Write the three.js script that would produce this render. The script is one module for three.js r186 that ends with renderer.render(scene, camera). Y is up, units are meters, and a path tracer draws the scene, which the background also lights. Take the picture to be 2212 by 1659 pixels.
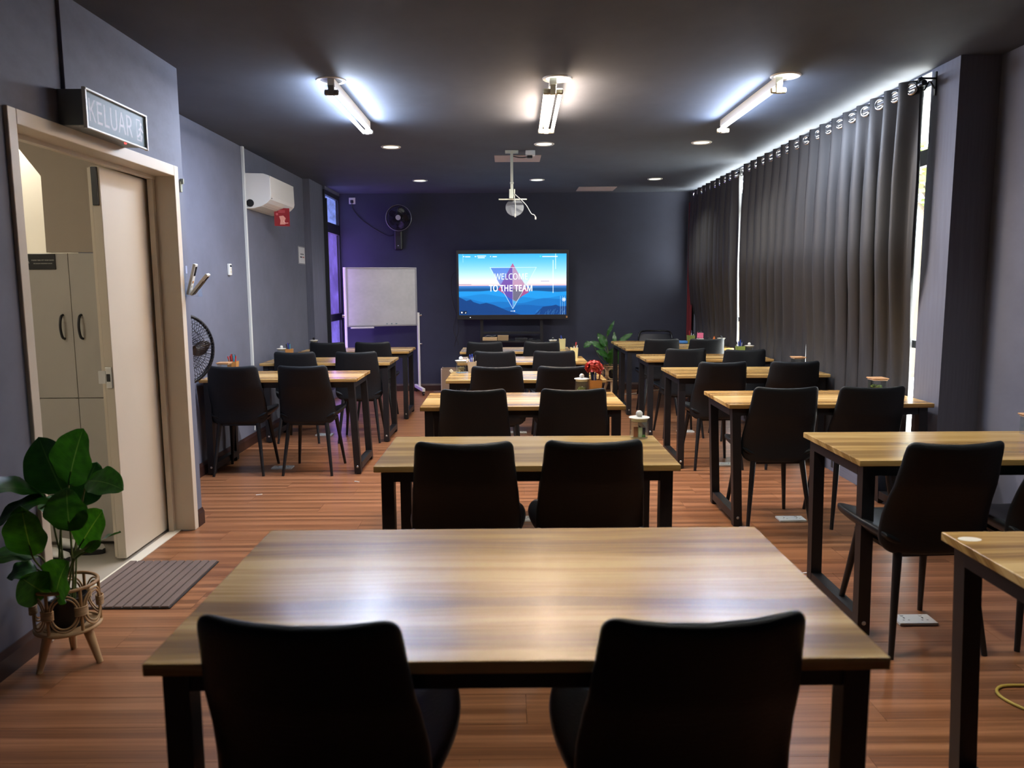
import * as THREE from 'three';
import { RoundedBoxGeometry } from 'three/addons/geometries/RoundedBoxGeometry.js';
import { mergeGeometries, mergeVertices, toCreasedNormals } from 'three/addons/utils/BufferGeometryUtils.js';
import { RectAreaLightUniformsLib } from 'three/addons/lights/RectAreaLightUniformsLib.js';

// ---------------------------------------------------------------- camera, sky, exposure
RectAreaLightUniformsLib.init();
const scene = new THREE.Scene();
const camera = new THREE.PerspectiveCamera(2 * Math.atan(829.5 / 1665.82) * 180 / Math.PI, 2212 / 1659, 0.05, 200);
camera.position.set(0, 1.4443, 0);
camera.rotation.order = 'YXZ';
camera.rotation.set(-7.2277 * Math.PI / 180, -0.2984 * Math.PI / 180, -0.3262 * Math.PI / 180);
camera.focus = 6; camera.userData.fStop = 4;
scene.add(camera);
scene.background = new THREE.Color().setRGB(19, 20.5, 21);           // overcast daylight outside the windows
const sun = new THREE.DirectionalLight(new THREE.Color().setRGB(1, 0.96, 0.88), 55);       // unseen high sun, placed to brighten the paving; the eave keeps it off the window
sun.position.set(2.87 + 10, 22, -3); sun.target.position.set(2.87, 0, -7); sun.castShadow = true;
Object.assign(sun.shadow.camera, { left: -20, right: 20, top: 20, bottom: -20, near: 1, far: 60 }); sun.shadow.mapSize.set(2048, 2048);
scene.add(sun, sun.target);
const renderer = new THREE.WebGLRenderer();
renderer.toneMapping = THREE.LinearToneMapping;
renderer.toneMappingExposure = 1.08;
renderer.shadowMap.enabled = true;
const TUBE = 165;                                                     // radiance of a lit fluorescent tube
const DOWN = 7.5;                                                     // candela of a lit downlight
const COOL = [0.80, 0.92, 1.15], WARM = [1.15, 0.86, 0.62];

// ---------------------------------------------------------------- helpers
let seed = 7;
const rnd = () => { seed = (seed * 1664525 + 1013904223) >>> 0; return seed / 4294967296; };
const rr = (a, b) => a + (b - a) * rnd();
const V = (x, y, z) => new THREE.Vector3(x, y, z);
const lin = (r, g, b) => new THREE.Color().setRGB(r, g, b);
const hex = (h) => new THREE.Color(h);
function mat(color, roughness = 0.6, o = {}) {
  const m = new THREE.MeshPhysicalMaterial({ color: color.isColor ? color : hex(color), roughness, metalness: 0, ...o });
  return m;
}
const clean = (g) => { g = g.index ? g.toNonIndexed() : g; for (const k of Object.keys(g.attributes)) if (!['position', 'normal', 'uv'].includes(k)) g.deleteAttribute(k); return g; };
const merge = (list) => list.length === 1 ? list[0] : mergeGeometries(list.map(clean));
const used = new Map();
function numbered(n) { const k = used.get(n) ?? 0; used.set(n, k + 1); return k ? n + '_' + String(k).padStart(3, '0') : n; }
function obj(name, geo, m, parent) {
  const o = new THREE.Mesh(Array.isArray(geo) ? merge(geo) : geo, m);
  o.castShadow = o.receiveShadow = true;
  o.name = parent ? name : numbered(name);
  (parent ?? scene).add(o);
  return o;
}
function tag(o, label, category, group) { o.userData.label = label; o.userData.category = category; if (group) o.userData.group = group; return o; }
function thing(name, label, category, [x, y, z] = [0, 0, 0], turn = 0, group) {
  const o = new THREE.Group(); o.name = numbered(name); scene.add(o);
  o.position.set(x, y, z); o.rotation.y = turn;
  return tag(o, label, category, group);
}
function structure(name, geo, m, label, category) {
  const o = obj(name, geo, m); o.userData.kind = 'structure'; o.userData.label = label; o.userData.category = category; return o;
}
const box = (x0, x1, y0, y1, z0, z1) => new THREE.BoxGeometry(x1 - x0, y1 - y0, z1 - z0).translate((x0 + x1) / 2, (y0 + y1) / 2, (z0 + z1) / 2);
const rbox = (x0, x1, y0, y1, z0, z1, r = 0.004, s = 2) => new RoundedBoxGeometry(x1 - x0, y1 - y0, z1 - z0, s, r).translate((x0 + x1) / 2, (y0 + y1) / 2, (z0 + z1) / 2);
function bar(a, b, r0, r1 = r0, seg = 10) {                           // tapered round bar from a to b
  const d = b.clone().sub(a), g = new THREE.CylinderGeometry(r1, r0, d.length(), seg);
  g.translate(0, d.length() / 2, 0);
  g.applyQuaternion(new THREE.Quaternion().setFromUnitVectors(V(0, 1, 0), d.normalize()));
  return g.translate(a.x, a.y, a.z);
}
function sqbar(a, b, w, d = w) {                                      // square tube from a to b (mostly vertical)
  const v = b.clone().sub(a), g = new THREE.BoxGeometry(w, v.length(), d);
  g.translate(0, v.length() / 2, 0);
  g.applyQuaternion(new THREE.Quaternion().setFromUnitVectors(V(0, 1, 0), v.normalize()));
  return g.translate(a.x, a.y, a.z);
}
const tube = (pts, r, n = 24, seg = 8, closed = false) => new THREE.TubeGeometry(new THREE.CatmullRomCurve3(pts.map((p) => p.isVector3 ? p : V(...p)), closed), n, r, seg, closed);
const cyl = (x, y, z, r, h, seg = 24, r1 = r) => new THREE.CylinderGeometry(r1, r, h, seg).translate(x, y + h / 2, z);
const ring = (R, r, seg = 32) => new THREE.TorusGeometry(R, r, 10, seg);
const lathe = (pts, seg = 32) => new THREE.LatheGeometry(pts.map(([a, b]) => new THREE.Vector2(a, b)), seg);
function extrude(pts, depth, bevel = 0) {                             // outline in xy, thickness along +z
  const s = new THREE.Shape(pts.map(([a, b]) => new THREE.Vector2(a, b)));
  return new THREE.ExtrudeGeometry(s, { depth, bevelEnabled: bevel > 0, bevelSize: bevel, bevelThickness: bevel, bevelSegments: 2, curveSegments: 12 });
}
function grid(f, nu, nv, closeU = false) {                            // surface from f(u, v) -> Vector3, u, v in 0..1
  const pos = [], uv = [], idx = [];
  for (let j = 0; j <= nv; j++) for (let i = 0; i <= nu; i++) { const p = f(i / nu, j / nv); pos.push(p.x, p.y, p.z); uv.push(i / nu, j / nv); }
  for (let j = 0; j < nv; j++) for (let i = 0; i < nu; i++) { const a = j * (nu + 1) + i, b = a + 1, c = a + nu + 1, d = c + 1; idx.push(a, b, d, a, d, c); }
  const g = new THREE.BufferGeometry();
  g.setAttribute('position', new THREE.Float32BufferAttribute(pos, 3)); g.setAttribute('uv', new THREE.Float32BufferAttribute(uv, 2));
  g.setIndex(idx); g.computeVertexNormals();
  return g;
}
function rectLight(color, L, w, h, at, towards) {
  const l = new THREE.RectAreaLight(lin(...color), L, w, h); l.position.copy(at); l.lookAt(at.clone().add(towards)); scene.add(l); return l;
}

// ---------------------------------------------------------------- textures (grain, noise, print)
const hash = (i, j, s) => { let h = (i * 374761393 + j * 668265263 + s * 974634641) | 0; h = Math.imul(h ^ (h >>> 13), 1274126177); return ((h ^ (h >>> 16)) >>> 0) / 4294967296; };
function vnoise(x, y, s, px = 1e9, py = 1e9) {
  const i = Math.floor(x), j = Math.floor(y), f = x - i, g = y - j, a = f * f * (3 - 2 * f), b = g * g * (3 - 2 * g), w = (k, p) => ((k % p) + p) % p;
  const h = (p, q) => hash(w(p, px), w(q, py), s);
  return (h(i, j) * (1 - a) + h(i + 1, j) * a) * (1 - b) + (h(i, j + 1) * (1 - a) + h(i + 1, j + 1) * a) * b;
}
function texture(w, h, f, srgb = true) {
  const d = new Uint8Array(w * h * 4);
  for (let y = 0; y < h; y++) for (let x = 0; x < w; x++) { const c = f(x / w, y / h, x, y), k = (y * w + x) * 4; for (let i = 0; i < 3; i++) d[k + i] = Math.max(0, Math.min(255, c[i])); d[k + 3] = 255; }
  const t = new THREE.DataTexture(d, w, h); t.magFilter = THREE.LinearFilter; t.minFilter = THREE.LinearFilter; t.wrapS = t.wrapT = THREE.RepeatWrapping;
  if (srgb) t.colorSpace = THREE.SRGBColorSpace; t.needsUpdate = true; return t;
}
const mixc = (a, b, t) => a.map((v, i) => v + (b[i] - v) * t);
function woodGrain(w, h, s, dark, mid, light, rows, lines) {          // u runs along the grain
  return texture(w, h, (u, v) => {
    const wob = 0.05 * (vnoise(u * 3, v * 4, s, 3) - 0.5) + 0.012 * (vnoise(u * 9, v * 10, s + 1, 9) - 0.5);
    const y = v + wob;
    const broad = vnoise(u * 1.0, y * rows, s + 2, 1), band = vnoise(u * 2, y * rows * 2.7, s + 3, 2), fine = vnoise(u * 8, y * rows * 11, s + 4, 8), hair = vnoise(u * 16, y * rows * 26, s + 5, 16);
    let t = 0.42 * broad + 0.30 * band + 0.18 * fine + 0.10 * hair;
    t = (t - 0.5) * 2.1 + 0.5;
    let c = t < 0.5 ? mixc(dark, mid, Math.max(0, t * 2)) : mixc(mid, light, Math.min(1, (t - 0.5) * 2));
    if (lines) for (const l of lines) { const d = Math.abs(y - l) * h; if (d < 2.2) c = mixc(c, light, 0.75 * (1 - d / 2.2)); }
    return c;
  });
}
const deskTex = woodGrain(1024, 512, 11, [134, 100, 55], [178, 140, 82], [212, 178, 120], 9, [0.18, 0.34, 0.52, 0.76]);
const deskTex2 = woodGrain(1024, 512, 41, [136, 106, 60], [176, 142, 86], [206, 174, 116], 9, [0.27, 0.61]);
const plankTex = [0, 1, 2].map((k) => woodGrain(512, 128, 60 + 9 * k, [112, 72, 46], [140, 93, 62], [163, 113, 79], 8));
const paintTex = texture(256, 256, (u, v) => { const n = 0.55 * vnoise(u * 6, v * 6, 5, 6, 6) + 0.3 * vnoise(u * 22, v * 22, 6, 22, 22) + 0.15 * vnoise(u * 90, v * 90, 8, 90, 90); const k = 228 + 27 * n; return [k, k, k]; });
const feltTex = texture(128, 128, (u, v, x, y) => { const n = hash(x, y, 3); const k = 120 + 110 * n; return [k, k * 0.93, k * 0.90]; });
const leatherBump = texture(128, 128, (u, v) => { const n = 0.6 * vnoise(u * 40, v * 40, 21, 40, 40) + 0.4 * vnoise(u * 90, v * 90, 22, 90, 90); return [n * 255, n * 255, n * 255]; }, false);
function canvas(w, h, draw) {
  const c = document.createElement('canvas'); c.width = w; c.height = h; draw(c.getContext('2d'), w, h);
  const t = new THREE.CanvasTexture(c); t.colorSpace = THREE.SRGBColorSpace; t.needsUpdate = true; return t;
}

// ---------------------------------------------------------------- materials
const rep = (t, a, b) => { const c = t.clone(); c.repeat.set(a, b); c.needsUpdate = true; return c; };
const M = {
  wall: mat(lin(0.140, 0.150, 0.200), 0.75, { map: rep(paintTex, 3, 2) }),
  navy: mat(lin(0.029, 0.034, 0.060), 0.75, { map: rep(paintTex, 3, 2) }),
  ceiling: mat(lin(0.070, 0.084, 0.115), 0.8, { map: rep(paintTex, 4, 8) }),
  desk: mat('#ffffff', 0.235, { map: deskTex, specularIntensity: 0.85 }),
  desk2: mat('#ffffff', 0.235, { map: deskTex2, specularIntensity: 0.85 }),
  deskEdge: mat(lin(0.22, 0.15, 0.085), 0.5),
  steel: mat(lin(0.008, 0.008, 0.010), 0.45),
  bolt: mat(lin(0.6, 0.6, 0.6), 0.3, { metalness: 0.9 }),
  leather: mat(lin(0.0115, 0.0135, 0.0160), 0.44, { bumpMap: rep(leatherBump, 4, 4), bumpScale: 0.0006, specularIntensity: 0.6 }),
  leg: mat(lin(0.008, 0.008, 0.009), 0.4),
  cream: mat(lin(0.60, 0.53, 0.42), 0.5),
  creamWall: mat(lin(0.70, 0.66, 0.55), 0.8),
  taupe: mat(lin(0.42, 0.39, 0.34), 0.55),
  taupeDark: mat(lin(0.36, 0.30, 0.24), 0.7),
  white: mat(lin(0.72, 0.71, 0.67), 0.4),
  whitePlastic: mat(lin(0.66, 0.66, 0.62), 0.35),
  ivory: mat(lin(0.55, 0.50, 0.36), 0.4),
  baseboard: mat(lin(0.035, 0.014, 0.010), 0.4),
  black: mat(lin(0.008, 0.008, 0.010), 0.4),
  blackGloss: mat(lin(0.006, 0.006, 0.008), 0.18),
  darkFrame: mat(lin(0.010, 0.012, 0.016), 0.5),
  curtain: mat(lin(0.032, 0.032, 0.034), 0.6, { side: THREE.DoubleSide, sheen: 0.3, sheenRoughness: 0.5 }),
  chrome: mat(lin(0.75, 0.75, 0.75), 0.22, { metalness: 1 }),
  rod: mat(lin(0.45, 0.45, 0.46), 0.3, { metalness: 0.9 }),
  glass: mat(lin(1, 1, 1), 0.02, { transmission: 1, thickness: 0, ior: 1.45 }),
  jarGlass: mat(lin(0.95, 0.97, 0.96), 0.03, { transmission: 1, thickness: 0, ior: 1.45 }),
  rattan: mat(lin(0.36, 0.20, 0.085), 0.55),
  rattanPale: mat(lin(0.46, 0.29, 0.14), 0.6),
  paleWood: mat(lin(0.50, 0.33, 0.17), 0.5),
  bamboo: mat(lin(0.45, 0.21, 0.06), 0.45),
  lidWood: mat(lin(0.48, 0.27, 0.13), 0.5),
  vinyl: mat(lin(0.33, 0.30, 0.25), 0.45),
  stem: mat(lin(0.10, 0.13, 0.035), 0.55),
  soil: mat(lin(0.02, 0.015, 0.01), 0.9),
  red: mat(lin(0.13, 0.010, 0.012), 0.7, { side: THREE.DoubleSide }),
};
M.planks = [0, 1, 2].flatMap((k) => [1, 0.965, 1.03].map((b) => mat(lin(b, b * (0.985 + 0.01 * k), b), 0.33, { map: plankTex[k], specularIntensity: 0.9 })));

// ---------------------------------------------------------------- room shell
const H = 2.7;
const floorGeo = [box(-1.98, 2.87, -0.12, -0.012, -4.65, 2.1), box(-2.5, 2.7, -0.12, -0.012, -10.82, -4.65)];
const floor = structure('floor', floorGeo, M.planks[1], 'reddish brown wood laminate floor of the classroom', 'floor');
{ // planks laid across the room, joints staggered
  const W = 0.19, L = 1.2, gap = 0.0012, geos = new Map();
  let row = 0;
  for (let z = -0.5; z > -10.7; z -= W, row++) {
    const z1 = z, z0 = Math.max(z - W, -10.7), mid = (z0 + z1) / 2;
    const xl = mid > -4.65 ? (mid < -3.06 && mid > -4.53 ? -1.98 : -1.9) : -2.38, xr = mid > -4.45 ? 2.75 : 2.52;
    let x = xl - ((row * 0.437) % 1) * L;
    for (; x < xr; x += L) {
      const a = Math.max(x, xl), b = Math.min(x + L, xr); if (b - a < 0.03) continue;
      const key = [(b - a).toFixed(3), (z1 - z0).toFixed(3)].join();
      if (!geos.has(key)) { const g = new THREE.BoxGeometry(b - a - gap, 0.012, z1 - z0 - gap); const uv = g.attributes.uv; for (let i = 0; i < uv.count; i++) uv.setX(i, uv.getX(i) * (b - a) / L); geos.set(key, g); }
      const p = obj('plank', geos.get(key), M.planks[Math.floor(rnd() * 9)], floor);
      p.position.set((a + b) / 2, -0.006, mid);
    }
  }
  obj('near_boards', box(-1.9, 2.75, -0.012, 0, -0.5, 2.0), M.planks[4], floor);
}
structure('ceiling', [box(-2.5, 2.87, H, H + 0.12, -10.82, 2.1)], M.ceiling, 'dark painted flat ceiling', 'ceiling');
structure('wall_left', [box(-2.02, -1.9, 0, H, -3.03, 2.1), box(-2.02, -1.9, 2.13, H, -4.555, -3.03), box(-2.02, -1.9, 0, H, -4.65, -4.555), box(-2.5, -2.02, 0, H, -4.65, -4.57)], M.wall, 'grey blue painted wall with the doorway', 'wall');
structure('wall_left', [box(-2.5, -2.38, 0, H, -9.22, -4.65), box(-2.5, -2.30, 0, H, -9.86, -9.22)], M.wall, 'grey blue painted wall behind the air conditioner', 'wall');
structure('wall_left', [box(-2.42, -2.27, 0, 0.12, -10.7, -9.86), box(-2.42, -2.27, 2.66, H, -10.7, -9.86)], M.wall, 'wall strips above and below the purple window', 'wall');
structure('wall_back', [box(-2.5, 2.7, 0, H, -10.82, -10.7)], M.navy, 'dark wall behind the screen', 'wall');
structure('wall_right', [box(2.52, 2.70, 0, H, -4.74, -4.45), box(2.70, 2.87, 0, H, -4.60, -4.45), box(2.52, 2.70, 0, 0.08, -10.45, -4.74), box(2.52, 2.70, 2.69, H, -10.45, -4.74), box(2.52, 2.70, 0, H, -10.7, -10.45)], M.wall, 'grey wall around the curtained window', 'wall');
structure('wall_right', [box(2.75, 2.87, 0, H, -4.45, 2.1)], M.wall, 'plain grey wall beside the desk with the square jar', 'wall');
structure('wall_front', [box(-2.02, 2.87, 0, H, 2.0, 2.12)], M.wall, 'plain wall behind the camera', 'wall');
// skirting
{
  const prof = (len) => extrude([[0, 0], [0.016, 0], [0.016, 0.075], [0.010, 0.088], [0.006, 0.10], [0, 0.10]], len);
  const sk = (len, x, z, turn) => { const g = prof(len); g.rotateY(turn); return g.translate(x, 0, z); };
  structure('baseboard_left', [sk(5.03, -1.9, -3.03, 0), sk(0.09, -1.9, -4.65, 0)], M.baseboard, 'dark brown skirting board under the doorway wall', 'skirting');
  structure('baseboard_left', [sk(4.57, -2.38, -9.22, 0)], M.baseboard, 'dark brown skirting board below the air conditioner wall', 'skirting');
  structure('baseboard_back', [sk(4.75, 2.5, -10.7, -Math.PI / 2)], M.baseboard, 'dark brown skirting board along the screen wall', 'skirting');
  structure('baseboard_right', [sk(6.45, 2.75, 2.0, Math.PI)], M.baseboard, 'dark brown skirting board of the plain grey wall', 'skirting');
}
// ---------------------------------------------------------------- doorway and the passage behind it
{
  const d = new THREE.Group(); d.name = 'door_1'; d.userData = { kind: 'structure', label: 'cream sliding door half open in a cream frame', category: 'door' }; scene.add(d);
  obj('frame', [rbox(-2.03, -1.885, 0, 2.135, -3.085, -3.03), rbox(-2.03, -1.885, 0, 2.135, -4.555, -4.50), rbox(-2.03, -1.885, 2.075, 2.135, -4.50, -3.085),
    box(-2.03, -1.99, 0, 2.075, -3.10, -3.085), box(-2.03, -1.995, 2.055, 2.075, -4.50, -3.10), box(-2.03, -2.0, 0, 2.06, -4.50, -4.47)], M.cream, d);
  const leaf = obj('leaf', [rbox(-2.09, -2.045, 0.012, 2.055, -4.56, -3.985, 0.003)], M.cream, d);
  obj('edge_strip', [box(-2.10, -2.092, 0.012, 2.05, -4.02, -3.99), box(-2.118, -2.10, 0.012, 2.05, -4.03, -4.01)], M.cream, leaf);
  obj('lock_plate', [rbox(-2.083, -2.052, 0.93, 1.04, -3.987, -3.978, 0.002), box(-2.12, -2.083, 0.955, 1.02, -3.987, -3.977)], M.bolt, leaf);
  obj('lock_slot', [box(-2.078, -2.060, 0.965, 1.005, -3.979, -3.976)], M.black, leaf);
  obj('top_closer', [rbox(-2.085, -2.055, 1.86, 2.05, -3.99, -3.975, 0.003)], M.black, leaf);
  obj('threshold', [box(-2.03, -1.97, -0.004, 0.004, -4.50, -3.085)], M.creamWall, d);
}
{
  structure('floor', [box(-3.5, -1.985, -0.12, -0.002, -4.57, -2.0)], M.vinyl, 'grey vinyl floor of the passage beyond the door', 'floor');
  structure('wall_back', [box(-3.5, -2.5, -0.1, H, -4.65, -4.57), box(-3.62, -3.5, -0.1, H, -4.65, -1.9), box(-3.5, -2.02, -0.1, H, -2.0, -1.9), box(-3.62, -2.02, H, H + 0.1, -4.65, -1.9)], M.creamWall, 'cream walls of the passage beyond the door', 'wall');
  // bulkhead above the cupboard, cut away along a slope on its left
  const bulk = extrude([[-2.13, 1.64], [-2.13, 2.7], [-3.5, 2.7], [-3.5, 2.62], [-2.92, 2.62], [-2.49, 2.043], [-2.493, 1.64]], 0.05).translate(0, 0, -4.293);
  structure('wall_back', [bulk, box(-2.13, -2.10, 0, H, -4.57, -4.243)], M.taupeDark, 'taupe bulkhead with a sloping cut above the tall cupboard', 'wall');
  const c = thing('tall_cupboard', 'tall beige cupboard with two black bow handles in the passage', 'cupboard', [-2.38, 0, -4.243]);
  obj('carcass', [box(-0.62, 0.25, 0.02, 1.636, -0.32, -0.019), box(-0.62, 0.25, 0, 0.02, -0.3, -0.05)], M.taupe, c);
  const hnd = () => tube([[0, -0.065, 0], [0, -0.058, 0.018], [0, -0.03, 0.03], [0, 0, 0.034], [0, 0.03, 0.03], [0, 0.058, 0.018], [0, 0.065, 0]], 0.007, 24, 8);
  for (const [x0, x1, y0, y1, hx] of [[-0.36, -0.0015, 0.845, 1.634, -0.05], [0.0015, 0.248, 0.845, 1.634, 0.05], [-0.36, -0.0015, 0.022, 0.841, 0], [0.0015, 0.248, 0.022, 0.841, 0], [-0.62, -0.363, 0.022, 1.634, 0]]) {
    const dr = obj('door', rbox(x0, x1, y0, y1, -0.019, 0, 0.0015), M.taupe, c);
    if (hx) { const h = obj('handle', hnd(), M.black, dr); h.position.set(hx, 1.237, 0); }
  }
  const sign = canvas(512, 228, (g, w, h) => {
    g.fillStyle = '#0d0d10'; g.fillRect(0, 0, w, h); g.fillStyle = '#b9b6ae'; g.strokeStyle = '#b9b6ae'; g.textAlign = 'center'; g.lineWidth = 5;
    g.font = 'bold 23px sans-serif'; g.fillText('PLEASE TAKE OFF YOUR SHOES', 330, 100); g.font = 'bold 21px sans-serif'; g.fillText('DILARANG MEMAKAI KASUT', 330, 148);
    g.beginPath(); g.moveTo(30, 150); g.lineTo(120, 70); g.moveTo(45, 140); g.quadraticCurveTo(70, 100, 110, 96); g.lineTo(128, 134); g.lineTo(60, 140); g.moveTo(52, 120); g.lineTo(126, 112); g.stroke();
  });
  const s = thing('shoe_sign', 'black PLEASE TAKE OFF YOUR SHOES sign on the beige cupboard', 'sign', [-2.54, 1.59, -4.243]);
  obj('plate', rbox(-0.094, 0.094, -0.042, 0.042, 0.001, 0.005, 0.002), M.black, s);
  obj('print', new THREE.PlaneGeometry(0.186, 0.082).translate(0, 0, 0.0056), mat('#ffffff', 0.5, { map: sign }), s);
  // unseen lamps, placed to light the passage and the recess above the cupboard
  const lamp = (label, x, y, z, w, L, col = [1, 0.93, 0.84]) => {
    const t = thing('unseen_passage_light', label, 'light', [x, y, z]);
    obj('housing', rbox(-w / 2 - 0.01, w / 2 + 0.01, 0, 0.03, -0.05, 0.05), M.white, t);
    obj('lamp_diffuser', box(-w / 2, w / 2, -0.006, 0, -0.04, 0.04), mat('#ffffff', 0.6, { emissive: lin(1, 0.86, 0.62), emissiveIntensity: 2 }), t);
    rectLight(col, L, w, 0.08, V(x, y - 0.008, z), V(0, -1, 0));
  };
  lamp('unseen ceiling light, placed to light the passage beyond the door', -2.95, 2.665, -2.5, 0.3, 130);
  lamp('unseen small light, placed to light the wall above the cupboard', -2.95, 2.665, -4.43, 0.3, 260);
}
{ // sneakers left on the passage floor
  const shoe = (x, z, turn, label) => {
    const t = thing('sneaker', label, 'shoe', [x, -0.002, z], turn, 'sneakers by the cupboard');
    const f = (u, v) => { const a = u * Math.PI * 2, zz = (v - 0.5) * 0.26, w = 0.042 * Math.pow(Math.max(0, Math.sin(Math.PI * Math.min(0.985, Math.max(0.015, v)))), 0.35) * (v < 0.5 ? 0.85 : 1), h = 0.03 + 0.035 * Math.max(0, 1 - v * 1.3); return V(w * Math.cos(a), 0.022 + Math.max(0, 0.5 + 0.5 * Math.sin(a)) * h * (v < 0.02 || v > 0.98 ? 0.2 : 1), zz); };
    obj('upper', grid(f, 20, 20), M.white, t);
    obj('sole', extrude(Array.from({ length: 24 }, (_, i) => { const a = i / 24 * Math.PI * 2; return [0.045 * Math.cos(a), 0.134 * Math.sin(a)]; }), 0.02, 0.002).rotateX(-Math.PI / 2).translate(0, 0.003, 0), M.black, t);
  };
  shoe(-2.47, -4.02, 1.2, 'white sneaker with black sole next to the plant leaves');
  shoe(-2.36, -4.12, 1.5, 'white sneaker with black sole against the cupboard');
}

// ---------------------------------------------------------------- windows
{ // purple lit frosted window beside the whiteboard
  const w = new THREE.Group(); w.name = 'window_1'; w.userData = { kind: 'structure', label: 'narrow frosted window glowing purple beside the whiteboard', category: 'window' }; scene.add(w);
  const x0 = -2.34, x1 = -2.275, za = -10.7, zb = -9.86;
  obj('frame', [rbox(x0, x1, 0.12, 2.66, zb - 0.035, zb), rbox(x0, x1, 0.12, 2.66, za, za + 0.055), rbox(x0, x1, 2.60, 2.66, za + 0.055, zb - 0.035), rbox(x0, x1, 2.14, 2.27, za + 0.055, zb - 0.035), rbox(x0, x1, 1.0, 1.095, za + 0.055, zb - 0.035), rbox(x0, x1, 0.12, 0.19, za + 0.055, zb - 0.035)], M.darkFrame, w);
  const scratch = (s) => texture(128, 256, (u, v) => { const a = vnoise(u * 5, v * 9, s, 5, 9), b = vnoise(u * 26 + v * 8, v * 20, s + 1), c = vnoise(u * 70 + 30 * v, v * 14 - u * 8, s + 2); const k = 150 + 60 * a + 30 * b + (c > 0.86 ? 45 : 0); return [k, k, k]; });
  const pane = (y0, y1, col, s) => obj('pane', box(x0 + 0.02, x0 + 0.026, y0, y1, za + 0.055, zb - 0.035), mat(lin(0.08, 0.08, 0.12), 0.5, { emissive: lin(...col), emissiveIntensity: 1, emissiveMap: scratch(s) }), w);
  pane(2.27, 2.60, [0.30, 0.42, 1.2], 70); pane(1.095, 2.14, [0.26, 0.17, 0.88], 80); pane(0.19, 1.0, [0.26, 0.19, 0.92], 90);
  rectLight([0.30, 0.36, 1.0], 0.9, 0.72, 0.32, V(-2.30, 2.435, -10.27), V(1, 0, 0));
  rectLight([0.42, 0.24, 1.0], 2.6, 0.72, 1.04, V(-2.30, 1.62, -10.27), V(1, 0, 0));
  rectLight([0.42, 0.26, 1.0], 2.6, 0.72, 0.80, V(-2.30, 0.60, -10.27), V(1, 0, 0));
}
{ // unseen purple strip on the column edge, placed to wash the back wall
  const t = thing('unseen_purple_strip', 'unseen purple light strip, placed to wash the back wall beside the window', 'light', [-2.272, 0, -9.868]);
  obj('channel', rbox(-0.003, 0.022, 0.3, 2.55, -0.008, 0.008, 0.002), M.darkFrame, t);
  obj('lamp_strip', box(0.002, 0.018, 0.32, 2.53, -0.011, -0.008), mat('#ffffff', 0.5, { emissive: lin(0.55, 0.30, 1), emissiveIntensity: 3 }), t);
  rectLight([0.50, 0.28, 1.0], 50, 0.016, 2.2, V(-2.262, 1.42, -9.882), V(0.35, 0, -1));
}
{ // long window behind the curtains
  const w = new THREE.Group(); w.name = 'window_2'; w.userData = { kind: 'structure', label: 'long dark framed window behind the grey curtains', category: 'window' }; scene.add(w);
  const x0 = 2.64, x1 = 2.69, zs = [-4.74, -6.17, -7.60, -9.03, -10.45], f = [];
  for (const [y0, y1] of [[0.08, 0.13], [1.03, 1.08], [2.185, 2.285], [2.665, 2.69]]) f.push(rbox(x0, x1, y0, y1, -10.45, -4.74));
  for (const z of zs) f.push(rbox(x0, x1, 0.08, 2.69, Math.max(z - 0.03, -10.45), Math.min(z + 0.03, -4.74)));
  obj('frame', f, M.darkFrame, w);
  for (let i = 0; i < 4; i++) for (const [y0, y1] of [[0.13, 1.03], [1.08, 2.185], [2.285, 2.665]]) obj('pane', new THREE.PlaneGeometry(zs[i] - zs[i + 1] - 0.06, y1 - y0).rotateY(-Math.PI / 2).translate(2.665, (y0 + y1) / 2, (zs[i] + zs[i + 1]) / 2), M.glass, w);
}
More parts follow.
